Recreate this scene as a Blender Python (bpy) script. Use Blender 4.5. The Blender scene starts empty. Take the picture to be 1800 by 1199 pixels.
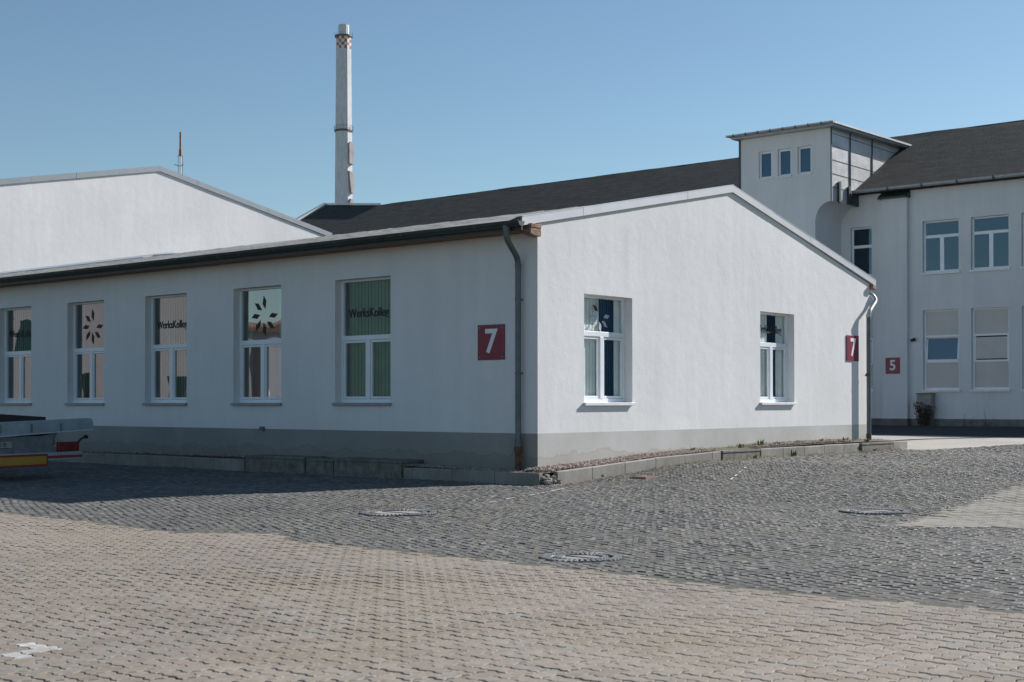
import bpy, bmesh, math, random
import numpy as np
from mathutils import Vector, Matrix
random.seed(7); rng = np.random.default_rng(7)
R = math.radians
scene = bpy.context.scene
COL = scene.collection

# ------------------------------------------------------------------ camera
CAM = Vector((-18.677, -15.079, 1.4))
yaw, pit, rol = 0.69795, 0.008984, 0.000923
d = Vector((math.cos(yaw), math.sin(yaw), 0)); r = Vector((math.sin(yaw), -math.cos(yaw), 0)); u = Vector((0, 0, 1))
d2 = d*math.cos(pit)+u*math.sin(pit); u2 = -d*math.sin(pit)+u*math.cos(pit)
r3 = r*math.cos(rol)-u2*math.sin(rol); u3 = r*math.sin(rol)+u2*math.cos(rol)
cd = bpy.data.cameras.new('camera'); cam = bpy.data.objects.new('camera', cd); COL.objects.link(cam)
M = Matrix((r3, u3, -d2)).transposed().to_4x4(); M.translation = CAM
cam.matrix_world = M
cd.sensor_width = 36; cd.lens = 2408.67/1800*36; cd.shift_y = 86.3/1800
cd.clip_start = 0.1; cd.clip_end = 4000
cd.dof.use_dof = True; cd.dof.focus_distance = 24; cd.dof.aperture_fstop = 4.5
scene.camera = cam

# ------------------------------------------------------------------ sky and sun
SUN_AZ, SUN_EL = -16.2, 30.5          # azimuth from +X (counter-clockwise), elevation
w = bpy.data.worlds.new('World'); scene.world = w; w.use_nodes = True
nt = w.node_tree; bg = nt.nodes['Background']
sky = nt.nodes.new('ShaderNodeTexSky'); sky.sky_type = 'NISHITA'; sky.sun_disc = False
sky.sun_elevation = R(SUN_EL); sky.sun_rotation = R(90-SUN_AZ)
sky.altitude = 100; sky.air_density = 1.0; sky.dust_density = 0.2; sky.ozone_density = 1.9
wb = nt.nodes.new('ShaderNodeMix'); wb.data_type = 'RGBA'; wb.blend_type = 'MULTIPLY'; wb.inputs[0].default_value = 1
wb.inputs[7].default_value = (.90, .985, .975, 1)      # slightly cool white balance of the photograph
nt.links.new(sky.outputs[0], wb.inputs[6]); nt.links.new(wb.outputs[2], bg.inputs[0]); bg.inputs[1].default_value = 0.072
sl = bpy.data.lights.new('sun', 'SUN'); so = bpy.data.objects.new('sun', sl); COL.objects.link(so)
sl.energy = 5.0; sl.angle = R(0.5); sl.color = (1.0, 0.96, 0.925)
sdir = Vector((math.cos(R(SUN_EL))*math.cos(R(SUN_AZ)), math.cos(R(SUN_EL))*math.sin(R(SUN_AZ)), math.sin(R(SUN_EL))))
so.rotation_euler = sdir.to_track_quat('Z', 'Y').to_euler(); so.location = (0, -30, 40)
scene.view_settings.view_transform = 'Standard'; scene.view_settings.look = 'None'
scene.view_settings.exposure = 0.55; scene.view_settings.gamma = 1.0

# ------------------------------------------------------------------ materials
def new_mat(name):
    m = bpy.data.materials.new(name); m.use_nodes = True
    return m, m.node_tree, m.node_tree.nodes['Principled BSDF']
def coords(t, scale=(1, 1, 1)):
    g = t.nodes.new('ShaderNodeNewGeometry'); mp = t.nodes.new('ShaderNodeMapping')
    mp.inputs['Scale'].default_value = scale; t.links.new(g.outputs['Position'], mp.inputs[0]); return mp.outputs[0]
def noise(t, vec, scale, detail=4, rough=.55):
    n = t.nodes.new('ShaderNodeTexNoise'); n.inputs['Scale'].default_value = scale
    n.inputs['Detail'].default_value = detail; n.inputs['Roughness'].default_value = rough
    t.links.new(vec, n.inputs['Vector']); return n.outputs['Fac']
def ramp(t, fac, stops):
    n = t.nodes.new('ShaderNodeValToRGB'); cr = n.color_ramp
    while len(cr.elements) < len(stops): cr.elements.new(.5)
    for e, (p, c) in zip(cr.elements, stops):
        e.position = p; e.color = (c[0], c[1], c[2], 1) if not isinstance(c, (int, float)) else (c, c, c, 1)
    t.links.new(fac, n.inputs[0]); return n.outputs[0]
def mix(t, fac, a, b, mode='MIX'):
    n = t.nodes.new('ShaderNodeMix'); n.data_type = 'RGBA'; n.blend_type = mode
    def s(i, v):
        if isinstance(v, bpy.types.NodeSocket): t.links.new(v, n.inputs[i])
        elif isinstance(v, (int, float)): n.inputs[i].default_value = v
        else: n.inputs[i].default_value = (*v, 1)
    s(0, fac); s(6, a); s(7, b); return n.outputs[2]
def bump(t, bs, h, strength, dist=.01, norm=None):
    b = t.nodes.new('ShaderNodeBump'); b.inputs['Strength'].default_value = strength; b.inputs['Distance'].default_value = dist
    t.links.new(h, b.inputs['Height'])
    if norm is not None: t.links.new(norm, b.inputs['Normal'])
    t.links.new(b.outputs[0], bs.inputs['Normal']); return b.outputs[0]

def plain(name, c, rough=.6, metal=0.0, var=.12, sc=6., bmp=0.0, spec=.5, stretch=(1, 1, 1)):
    m, t, b = new_mat(name); v = coords(t, stretch)
    f = noise(t, v, sc, 5)
    lo = tuple(x*(1-var) for x in c); hi = tuple(min(1, x*(1+var)) for x in c)
    t.links.new(ramp(t, f, [(.3, lo), (.7, hi)]), b.inputs['Base Color'])
    b.inputs['Roughness'].default_value = rough; b.inputs['Metallic'].default_value = metal
    b.inputs['Specular IOR Level'].default_value = spec
    if bmp: bump(t, b, noise(t, v, sc*12, 3), bmp, .004)
    return m

def stucco(name, c, streak=.06, bstr=.5):
    m, t, b = new_mat(name); v = coords(t); vs = coords(t, (1.3, 1.3, .12)); 
    big = noise(t, v, .35, 5, .6); st = noise(t, vs, 2.2, 5, .65); fine = noise(t, v, 26, 3, .7)
    col = mix(t, 1, ramp(t, big, [(.3, tuple(x*.90 for x in c)), (.7, c)]), ramp(t, st, [(.3, 1-streak), (.65, 1.0)]), 'MULTIPLY')
    col = mix(t, 1, col, ramp(t, fine, [(.3, .93), (.6, 1.0)]), 'MULTIPLY')
    t.links.new(col, b.inputs['Base Color']); b.inputs['Roughness'].default_value = .9
    b.inputs['Specular IOR Level'].default_value = .2
    n1 = bump(t, b, noise(t, v, 42, 4, .65), bstr, .006)
    bump(t, b, noise(t, v, 3.0, 3), .35, .02, n1)
    return m

def concrete(name, c, stain=(.6, .58, .52), bstr=.4, sc=1.2):
    m, t, b = new_mat(name); v = coords(t); vs = coords(t, (1, 1, .25))
    n1 = noise(t, v, sc, 6, .65); n2 = noise(t, vs, 3.5, 5, .7); n3 = noise(t, v, 30, 3, .6)
    col = mix(t, 1, c, ramp(t, n1, [(.3, stain), (.62, (1, 1, 1))]), 'MULTIPLY')
    col = mix(t, 1, col, ramp(t, n2, [(.35, .82), (.6, 1.0)]), 'MULTIPLY')
    col = mix(t, 1, col, ramp(t, n3, [(.3, .85), (.7, 1.0)]), 'MULTIPLY')
    t.links.new(col, b.inputs['Base Color']); b.inputs['Roughness'].default_value = .88; b.inputs['Specular IOR Level'].default_value = .25
    bump(t, b, noise(t, v, 25, 4), bstr, .006); return m

def plinth_mat(name, c):
    m, t, b = new_mat(name); v = coords(t)
    n1 = noise(t, v, .8, 6, .65)
    col = mix(t, 1, c, ramp(t, n1, [(.3, (.82, .81, .79)), (.65, (1, 1, 1))]), 'MULTIPLY')
    # damp tide marks: a wavering line some way above the gravel
    sep = t.nodes.new('ShaderNodeSeparateXYZ'); t.links.new(v, sep.inputs[0])
    wob = noise(t, coords(t, (1, 1, .35)), .8, 8, .68)
    mm = t.nodes.new('ShaderNodeMath'); mm.operation = 'MULTIPLY_ADD'; mm.inputs[1].default_value = -.75; t.links.new(wob, mm.inputs[0]); t.links.new(sep.outputs[2], mm.inputs[2])
    tide = ramp(t, mm.outputs[0], [(0.0, (.84, .82, .78)), (.05, (.88, .86, .83)), (.078, (.76, .73, .68)), (.10, (1, 1, 1)), (1, (1, 1, 1))])
    col = mix(t, .8, col, tide, 'MULTIPLY')
    col = mix(t, 1, col, ramp(t, noise(t, v, 28, 3), [(.3, .9), (.7, 1.0)]), 'MULTIPLY')
    t.links.new(col, b.inputs['Base Color']); b.inputs['Roughness'].default_value = .9; b.inputs['Specular IOR Level'].default_value = .2
    bump(t, b, noise(t, v, 30, 4), .45, .005); return m

def island_mat(name, stops, dust, dustamt=(.45, .7), rough=.7, spec=.4, bstr=.35, dsc=.35, bsc=60, fine=(.8, 1.08)):
    m, t, b = new_mat(name); v = coords(t); g = t.nodes.new('ShaderNodeNewGeometry')
    col = ramp(t, g.outputs['Random Per Island'], stops)
    f = ramp(t, noise(t, v, dsc, 7, .7), [(dustamt[0], 0.0), (dustamt[1], 1.0)])
    col = mix(t, f, col, dust)
    col = mix(t, 1, col, ramp(t, noise(t, v, 14, 4, .7), [(.3, .78), (.65, 1.05)]), 'MULTIPLY')
    col = mix(t, 1, col, ramp(t, noise(t, v, .22, 6, .75), [(.36, .84), (.6, 1.08)]), 'MULTIPLY')
    col = mix(t, 1, col, ramp(t, noise(t, v, 33, 5, .85), [(.32, fine[0]), (.68, fine[1])]), 'MULTIPLY')
    t.links.new(col, b.inputs['Base Color'])
    rr = ramp(t, noise(t, v, 9, 4), [(.3, rough-.15), (.7, min(1, rough+.12))]); t.links.new(rr, b.inputs['Roughness'])
    b.inputs['Specular IOR Level'].default_value = spec
    bump(t, b, noise(t, v, bsc, 4, .7), bstr, .004); return m

def ground_mat(name, c1, c2, c3, sc=1.2):
    m, t, b = new_mat(name); v = coords(t)
    col = mix(t, ramp(t, noise(t, v, sc, 6, .65), [(.4, 0.0), (.62, 1.0)]), c1, c2)
    col = mix(t, ramp(t, noise(t, v, sc*.4+.2, 5, .7), [(.5, 0.0), (.68, 1.0)]), col, c3)
    col = mix(t, 1, col, ramp(t, noise(t, v, 60, 4, .8), [(.25, .55), (.7, 1.15)]), 'MULTIPLY')
    t.links.new(col, b.inputs['Base Color']); b.inputs['Roughness'].default_value = .95; b.inputs['Specular IOR Level'].default_value = .15
    bump(t, b, noise(t, v, 80, 4, .8), .8, .006); return m

def roof_mat(name, c, c2, bstr=.6, k=1.0):
    m, t, b = new_mat(name); v = coords(t); vs = coords(t, (1.2, .35, 1.2))
    f = ramp(t, noise(t, vs, 1.1*k, 8, .78), [(.35, 0.0), (.68, 1.0)])
    col = mix(t, f, c, c2)
    col = mix(t, 1, col, ramp(t, noise(t, coords(t, (3, .8, 3)), 2.5*k, 6, .8), [(.3, .6), (.7, 1.15)]), 'MULTIPLY')
    col = mix(t, 1, col, ramp(t, noise(t, coords(t, (2.2, .7, 2.2)), 1.5, 9, .82), [(.34, .60), (.5, .95), (.66, 1.4)]), 'MULTIPLY')
    t.links.new(col, b.inputs['Base Color']); b.inputs['Roughness'].default_value = .93; b.inputs['Specular IOR Level'].default_value = .2
    n = bump(t, b, noise(t, coords(t, (1, .6, 1)), 6*k, 5, .75), bstr, .035)
    return m

def glass(name, refl=.32, tint=(.75, .85, .82), wav=.25, gcol=(.92, .95, 1)):
    m, t, b = new_mat(name); t.nodes.remove(b)
    out = t.nodes['Material Output']; gl = t.nodes.new('ShaderNodeBsdfGlossy'); gl.inputs['Roughness'].default_value = .012
    gl.inputs['Color'].default_value = (*gcol, 1)
    tr = t.nodes.new('ShaderNodeBsdfTransparent'); tr.inputs['Color'].default_value = (*tint, 1)
    mx = t.nodes.new('ShaderNodeMixShader'); mx.inputs[0].default_value = refl
    bm = t.nodes.new('ShaderNodeBump'); bm.inputs['Strength'].default_value = wav; bm.inputs['Distance'].default_value = .02
    t.links.new(noise(t, coords(t), 1.3, 1), bm.inputs['Height']); t.links.new(bm.outputs[0], gl.inputs['Normal'])
    t.links.new(tr.outputs[0], mx.inputs[1]); t.links.new(gl.outputs[0], mx.inputs[2]); t.links.new(mx.outputs[0], out.inputs[0])
    return m

MT = {}
MT['stucco'] = stucco('white_stucco', (.80, .795, .79))
MT['stucco5'] = stucco('white_wall_paint', (.74, .745, .75), .08, .25)
MT['plinth'] = plinth_mat('darker_plinth_render', (.33, .325, .31)); MT['plinth_pale'] = plinth_mat('pale_plinth_render', (.56, .555, .54))  # one render in two tones: darker on the long wall, paler on the gable
MT['plinth5'] = concrete('grey_plinth', (.22, .225, .225))
MT['zinc'] = plain('weathered_zinc', (.42, .44, .46), .5, .35, .12, 3)
MT['flash'] = plain('verge_flashing', (.50, .52, .545), .5, .15, .06, 2)
MT['flash_hall'] = plain('hall_flashing', (.27, .30, .33), .5, .25, .06, 2)
MT['dark_metal'] = plain('dark_painted_metal', (.055, .065, .065), .5, .3, .2, 5)
MT['pipe'] = plain('downpipe_zinc', (.12, .14, .145), .45, .5, .15, 5)
MT['rust'] = plain('rusty_iron', (.16, .085, .055), .9, .2, .5, 12, .5)
MT['wood'] = plain('brown_stained_wood', (.20, .10, .05), .8, 0, .3, 8, .3, stretch=(1, .2, 1))
MT['oldwood'] = plain('peeling_painted_wood', (.27, .165, .12), .9, 0, .55, 14, .6)
MT['pvc'] = plain('white_window_frame', (.80, .83, .86), .35, 0, .03, 3)
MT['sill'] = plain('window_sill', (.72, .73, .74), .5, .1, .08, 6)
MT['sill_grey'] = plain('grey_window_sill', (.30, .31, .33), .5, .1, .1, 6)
MT['blind'] = plain('green_blind_fabric', (.28, .355, .335), .9, 0, .08, 3)
MT['blind_light'] = plain('pale_blind_fabric', (.80, .84, .80), .9, 0, .08, 3)
MT['green_blocker'] = plain('dark_green_blocker_skin', (.03, .055, .045), .6, 0, .15, 2); MT['blue_blocker'] = plain('blue_blocker_skin', (.16, .32, .46), .5, 0, .1, 2); MT['blue_blind'] = plain('deep_blue_blind', (.14, .38, .62), .8, 0, .1, 3); MT['petal_glare'] = plain('painted_petal_glare', (.42, .46, .48), .6, 0, .05)  # green and blue skins for added mirror blockers; last one paints petal reflection
MT['panel'] = plain('beige_window_panel', (.52, .50, .47), .45, 0, .05, 1.5)
MT['black'] = plain('black_lettering', (.012, .013, .014), .6, 0, .1)
MT['red'] = plain('dark_red_enamel', (.225, .022, .045), .4, 0, .08, 5)
MT['white'] = plain('white_lettering', (.75, .76, .77), .5, 0, .03)
MT['dark'] = plain('dark_interior', (.03, .033, .035), .9)
MT['interior'] = plain('interior_wall', (.10, .11, .12), .9)
MT['glass'] = glass('window_glass', .27, (.62, .78, .72), .12)
MT['glass_g'] = glass('gable_window_glass', .14, (.95, .97, .97), .12, (.85, .95, 1))
MT['glass5'] = glass('factory_window_glass', .12, (.35, .5, .55), .04, (.55, .74, .92))
MT['glass_tilt'] = glass('tilted_window_glass', .15, (.35, .5, .55), .04, (.75, .92, 1))
MT['roof7'] = roof_mat('bitumen_roof_light', (.42, .42, .40), (.31, .31, .295), .3)
MT['roof5'] = roof_mat('mossy_dark_roof', (.042, .044, .042), (.080, .078, .068), .9, 2.2)
MT['kerb'] = concrete('kerb_concrete', (.34, .325, .30), (.7, .67, .6))
MT['well'] = concrete('stained_old_concrete', (.26, .25, .225), (.45, .43, .38), .6, 5)
MT['slab'] = ground_mat('concrete_slab', (.46, .43, .39), (.41, .385, .35), (.50, .47, .43), .6)
MT['dark_ground'] = ground_mat('dark_ground', (.060, .060, .060), (.075, .073, .070), (.052, .053, .054), .8)
MT['soil'] = ground_mat('ground_grit', (.135, .13, .115), (.155, .148, .118), (.11, .106, .096), 3.5)
MT['setts'] = island_mat('dark_slag_setts', [(0, (.088, .086, .083)), (.35, (.118, .116, .111)), (.7, (.148, .144, .136)), (.93, (.18, .173, .16)), (1, (.27, .258, .24))],
                         (.175, .165, .142), (.45, .70), .8, .3, .9, .9, 38, (.42, 1.45))
MT['pavers'] = island_mat('concrete_pavers', [(0, (.28, .243, .20)), (.3, (.308, .268, .222)), (.5, (.322, .28, .234)), (.8, (.324, .287, .241)), (1, (.304, .277, .236))],
                          (.262, .222, .168), (.47, .70), .85, .15, .4, .45, 90)
MT['pavers_pale'] = island_mat('pale_concrete_pavers', [(0, (.32, .295, .25)), (.5, (.345, .32, .275)), (1, (.35, .33, .29))], (.30, .275, .225), (.5, .75), .85, .15, .4, .45, 90)
MT['pavers_paint'] = island_mat('white_painted_pavers', [(0, (.55, .55, .53)), (1, (.66, .66, .64))], (.45, .42, .38), (.5, .6), .75, .3, .4, 6.)
MT['gravel'] = island_mat('pink_gravel', [(0, (.50, .38, .32)), (.4, (.36, .27, .23)), (.7, (.60, .50, .44)), (1, (.2, .16, .14))], (.3, .27, .22), (.6, .8), .85, .3, .2, 2)
MT['rubble'] = concrete('broken_concrete', (.36, .34, .32))
MT['iron'] = plain('cast_iron', (.03, .03, .033), .5, .4, .3, 20, .4)
MT['iron_worn'] = plain('worn_iron', (.36, .36, .35), .42, .4, .2, 20, .2)
MT['mcon'] = concrete('manhole_concrete', (.36, .34, .32), (.75, .72, .68), .5, 6)
MT['brickred'] = plain('clay_red_grating', (.30, .19, .15), .9, 0, .3, 25, .4)
MT['moss'] = plain('yellow_moss', (.24, .23, .10), .9, 0, .3, 8)
MT['weed'] = plain('weed_green', (.13, .16, .035), .8, 0, .4, 8)
MT['drystalk'] = plain('dry_brown_stalks', (.055, .042, .03), .9, 0, .4, 8)
MT['cabinet'] = plain('grey_cabinet', (.27, .27, .265), .7, 0, .15, 5)
MT['leaf_dark'] = plain('dark_leaves', (.03, .05, .02), .8, 0, .5, 1.5)
MT['bark'] = plain('bark', (.10, .08, .06), .95, 0, .3, 8, .6)
MT['chimney'] = concrete('chimney_concrete', (.78, .79, .80), (.92, .92, .92), .3, .12)
MT['chimney_dark'] = plain('chimney_ring_steel', (.16, .14, .13), .7, .2, .2, 1)
MT['chim_red'] = plain('chimney_red', (.36, .16, .12), .8, 0, .15, .5)
MT['chim_white'] = plain('chimney_white', (.72, .70, .66), .8, 0, .1, .5)
MT['chim_brown'] = plain('chimney_brown_panel', (.33, .275, .27), .8, 0, .25, .6)
MT['ant_red'] = plain('antenna_red', (.30, .12, .08), .6)
MT['plate'] = plain('dirty_number_plate', (.30, .30, .28), .6); MT['clad'] = None
MT['alu'] = plain('dull_aluminium', (.34, .40, .44), .45, .4, .15, 4)
MT['alu_edge'] = plain('bright_rail', (.65, .72, .78), .35, .5, .1, 4)
MT['steelgrey'] = plain('grey_steel', (.17, .19, .20), .6, .3, .25, 6)
MT['yellow'] = plain('yellow_reflective', (.42, .25, .03), .5, 0, .08, 5)
MT['redrefl'] = plain('red_reflective', (.28, .03, .025), .4, 0, .15, 5)
MT['redlens'] = plain('red_lamp_lens', (.16, .02, .017), .2, 0, .2, 8)
MT['tarp'] = plain('dark_rubber_mat', (.035, .033, .032), .8)
MT['rubber'] = plain('tyre_rubber', (.02, .02, .021), .85)
MT['beige_wall'] = stucco('beige_wall', (.74, .66, .62))
MT['white_wall'] = stucco('opposite_white_wall', (.82, .80, .79))
m, t, b = new_mat('sheet_metal_cladding'); v = coords(t)
t.links.new(ramp(t, noise(t, coords(t, (1, 1, 1.6)), 1.1, 5, .6), [(.3, (.46, .47, .48)), (.7, (.66, .67, .68))]), b.inputs['Base Color'])
b.inputs['Metallic'].default_value = .25; b.inputs['Roughness'].default_value = .42
bump(t, b, noise(t, v, 1.7, 2), .5, .05); MT['clad'] = m

# ------------------------------------------------------------------ mesh helpers
ORI = {}
def tag(o, label=None, cat=None, group=None, kind=None):
    if label: o['label'] = label
    if cat: o['category'] = cat
    if group: o['group'] = group
    if kind: o['kind'] = kind
    return o
def root(name, loc, label, cat, group=None, rz=0):
    o = bpy.data.objects.new(name, None); COL.objects.link(o); o.location = loc; o.rotation_euler = (0, 0, rz)
    o.empty_display_size = .3; ORI[o.name] = Vector(loc); return tag(o, label, cat, group)
ident = lambda a, b, c: (a, b, c)
class MB:
    def __init__(s): s.v = []; s.f = []; s.mi = []
    def add(s, vs, fs, mi=0):
        n = len(s.v); s.v += [tuple(x) for x in vs]; s.f += [tuple(i+n for i in f) for f in fs]; s.mi += [mi]*len(fs)
    def quad(s, *p, mi=0): s.add(p, [tuple(range(len(p)))], mi)
    def box(s, a0, a1, b0, b1, c0, c1, tf=ident, mi=0):
        vs = [tf(*p) for p in ((a0, b0, c0), (a1, b0, c0), (a1, b1, c0), (a0, b1, c0), (a0, b0, c1), (a1, b0, c1), (a1, b1, c1), (a0, b1, c1))]
        s.add(vs, [(0, 3, 2, 1), (4, 5, 6, 7), (0, 1, 5, 4), (1, 2, 6, 5), (2, 3, 7, 6), (3, 0, 4, 7)], mi)
    def prism(s, poly, h0, h1, tf=ident, mi=0):   # poly in (a,c), extruded along b
        n = len(poly)
        s.add([tf(a, h0, c) for a, c in poly]+[tf(a, h1, c) for a, c in poly],
              [tuple(range(n)), tuple(range(2*n-1, n-1, -1))]+[(i, (i+1) % n, n+(i+1) % n, n+i) for i in range(n)], mi)
    def tube(s, pts, rad, n=12, mi=0, caps=True, half=None):
        pts = [Vector(p) for p in pts]; rings = []
        if not isinstance(rad, (list, tuple)): rad = [rad]*len(pts)
        up = None
        for i, p in enumerate(pts):
            t = (pts[min(i+1, len(pts)-1)]-pts[max(i-1, 0)]).normalized()
            if up is None:
                up = Vector((0, 0, 1)) if abs(t.z) < .9 else Vector((1, 0, 0))
            a = t.cross(up).normalized(); bb = a.cross(t).normalized(); up = bb
            rings.append([p+(a*math.cos(2*math.pi*k/n)+bb*math.sin(2*math.pi*k/n))*rad[i] for k in range(n)])
        vs = [q for rg in rings for q in rg]; fs = []
        for i in range(len(pts)-1):
            for k in range(n): fs.append((i*n+k, i*n+(k+1) % n, (i+1)*n+(k+1) % n, (i+1)*n+k))
        if caps: fs += [tuple(range(n-1, -1, -1)), tuple((len(pts)-1)*n+k for k in range(n))]
        s.add(vs, fs, mi)
    def lathe(s, c, prof, n=32, mi=0, ph=0):
        vs = [(c[0]+rr*math.cos(2*math.pi*k/n+ph), c[1]+rr*math.sin(2*math.pi*k/n+ph), c[2]+z) for rr, z in prof for k in range(n)]
        fs = [(i*n+k, i*n+(k+1) % n, (i+1)*n+(k+1) % n, (i+1)*n+k) for i in range(len(prof)-1) for k in range(n)]
        s.add(vs, fs, mi)
    def build_each(s, name, mats, parent=None, **kw):
        par = list(range(len(s.v)))
        def find(i):
            while par[i] != i: par[i] = par[par[i]]; i = par[i]
            return i
        for f in s.f:
            for q in f[1:]: par[find(q)] = find(f[0])
        gr = {}
        for k, f in enumerate(s.f): gr.setdefault(find(f[0]), []).append(k)
        out = []
        for ks in gr.values():
            idx = sorted({q for k in ks for q in s.f[k]}); mp = {q: n for n, q in enumerate(idx)}
            m = MB(); m.v = [s.v[q] for q in idx]; m.f = [tuple(mp[q] for q in s.f[k]) for k in ks]; m.mi = [s.mi[k] for k in ks]
            out.append(m.build(name, mats, parent, **kw))
        return out
    def build(s, name, mats, parent=None, smooth=False, bevel=0, recalc=True, local=False):
        me = bpy.data.meshes.new(name); o = bpy.data.objects.new(name, me); COL.objects.link(o)
        org = Vector((0, 0, 0))
        if parent is not None and not local: org = ORI.get(parent.name, Vector((0, 0, 0)))
        me.from_pydata([(x-org.x, y-org.y, z-org.z) for x, y, z in s.v], [], s.f)
        for m_ in (mats if isinstance(mats, (list, tuple)) else [mats]): me.materials.append(m_)
        me.polygons.foreach_set('material_index', s.mi)
        if recalc:
            bm = bmesh.new(); bm.from_mesh(me); bmesh.ops.recalc_face_normals(bm, faces=bm.faces); bm.to_mesh(me); bm.free()
        if smooth:
            me.polygons.foreach_set('use_smooth', [True]*len(me.polygons)); me.set_sharp_from_angle(angle=R(35))
        if bevel:
            md = o.modifiers.new('bevel', 'BEVEL'); md.width = bevel; md.segments = 2; md.limit_method = 'ANGLE'
        if parent is not None:
            o.parent = parent; ORI[o.name] = org
        return o

def wall(mb, tf, u0, u1, zb, top, holes, depth=.2, mi=0, rmi=0):
    """front face at d=0 over [u0,u1]; top = list of (u,z); holes (a,b,z0,z1) get reveals of the given depth"""
    us = sorted(set([u0, u1]+[h[0] for h in holes]+[h[1] for h in holes]+[p[0] for p in top if u0 < p[0] < u1]))
    def tz(x):
        for (a, za), (b_, zb_) in zip(top[:-1], top[1:]):
            if a-1e-6 <= x <= b_+1e-6: return za+(zb_-za)*(x-a)/(b_-a)
        return top[-1][1]
    for a, b_ in zip(us[:-1], us[1:]):
        mid = (a+b_)/2; hs = sorted([h for h in holes if h[0] < mid < h[1]], key=lambda h: h[2]); z = zb
        for h in hs:
            mb.quad(tf(a, 0, z), tf(b_, 0, z), tf(b_, 0, h[2]), tf(a, 0, h[2]), mi=mi); z = h[3]
        mb.quad(tf(a, 0, z), tf(b_, 0, z), tf(b_, 0, tz(b_)), tf(a, 0, tz(a)), mi=mi)
    for a, b_, z0, z1 in holes:
        for p, q in (((a, z0), (a, z1)), ((a, z1), (b_, z1)), ((b_, z1), (b_, z0)), ((b_, z0), (a, z0))):
            mb.quad(tf(p[0], 0, p[1]), tf(q[0], 0, q[1]), tf(q[0], depth, q[1]), tf(p[0], depth, p[1]), mi=rmi)

def text_mesh(name, body, size, tf, depth, mat, parent, wscale=1.0, flip=False, bold=.0):
    """text centred at 0,0 in (u,z) then mapped by tf(u,d,z)"""
    c = bpy.data.curves.new(name, 'FONT'); c.body = body; c.size = size; c.align_x = 'CENTER'; c.align_y = 'CENTER'
    c.offset = bold; c.extrude = .002
    o = bpy.data.objects.new(name, c); COL.objects.link(o)
    dg = bpy.context.evaluated_depsgraph_get(); me0 = bpy.data.meshes.new_from_object(o.evaluated_get(dg))
    mb = MB(); sgn = -1 if flip else 1
    mb.add([tf(v_.co.x*wscale*sgn, depth-v_.co.z, v_.co.y) for v_ in me0.vertices], [tuple(p.vertices) for p in me0.polygons])
    bpy.data.objects.remove(o); bpy.data.curves.remove(c); bpy.data.meshes.remove(me0)
    return mb.build(name, mat, parent)

# ------------------------------------------------------------------ ground relief
def sst(x, a, b_):
    t_ = np.clip((np.asarray(x, float)-a)/(b_-a), 0, 1); return t_*t_*(3-2*t_)
def zg(x, y):
    x = np.asarray(x, float); y = np.asarray(y, float)
    t = sst(-y, 1.2, 5.0); k = np.clip((x+.2+3.0*t)/(4.6+9.0*t), 0, 1); k = k*k*(3-2*k)
    z = .235*k*sst(-y, -3.0, .5) + .235*sst(x, 10, 20)*(1-sst(-y, -3.0, .5)) + .15*sst(x, 13, 22)
    z = z + .006*np.sin(x*1.1+.7*np.sin(y*.6))*np.sin(y*.9+1.3) + .004*np.sin(x*2.3+y*1.7)
    return z

def arr_mesh(name, V, F, mats, mi=None, parent=None):
    me = bpy.data.meshes.new(name); o = bpy.data.objects.new(name, me); COL.objects.link(o)
    me.from_pydata(V, [], F)
    for m_ in mats: me.materials.append(m_)
    if mi is not None: me.polygons.foreach_set('material_index', mi)
    return o

# base ground sheet out to the horizon
def axis_pts(lo, hi, step, far):
    a = list(np.arange(lo, hi+.01, step)); return [-far, -600, -250, -120]+[lo-30, lo-10]+a+[hi+12, hi+40, 200, 500, far]
xs = axis_pts(-30, 45, .4, 2500); ys = axis_pts(-30, 45, .5, 2500)
XX, YY = np.meshgrid(xs, ys, indexing='ij'); ZZ = zg(XX, YY)-.0052-.009*(XX < -9.9)-.025*((XX > 14.4) & (YY > -30))
V = np.stack([XX, YY, ZZ], -1).reshape(-1, 3).tolist(); ny = len(ys)
F = [(i*ny+j, (i+1)*ny+j, (i+1)*ny+j+1, i*ny+j+1) for i in range(len(xs)-1) for j in range(ny-1)]
tag(arr_mesh('ground', V, F, [MT['soil']]), 'dark gritty ground under and around the paved yard', 'ground', kind='structure')

# wedge of lighter pavers at right
WP = [(-4.15, -8.45), (4.6, -7.05), (12.0, -5.7), (16, -9), (4, -14), (-1.2, -12.7)]
def inpoly(x, y, P):
    x = np.asarray(x); y = np.asarray(y); c = np.zeros(x.shape, bool)
    for (x1, y1), (x2, y2) in zip(P, P[1:]+P[:1]):
        cond = ((y1 > y) != (y2 > y)); xi = (x2-x1)*(y-y1)/((y2-y1)+1e-12)+x1; c ^= cond & (x < xi)
    return c
def apron_side(x, y):      # True on the far (concrete) side of the sett field
    return (y > -1.15-(x-13.3)*.31+.10*np.sin(x*3.1)) & (x > 13.4)
MAN = [(-6.30, -2.82, .50), (-8.75, -7.57, .385), (-2.24, -7.35, .45)]
def in_view(x, y, mg=2.5):
    dx = x-CAM.x; dy = y-CAM.y; dd = dx*d.x+dy*d.y; lat = dx*r.x+dy*r.y
    return (dd > 5.2) & (np.abs(lat) < .385*dd+mg)

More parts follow.
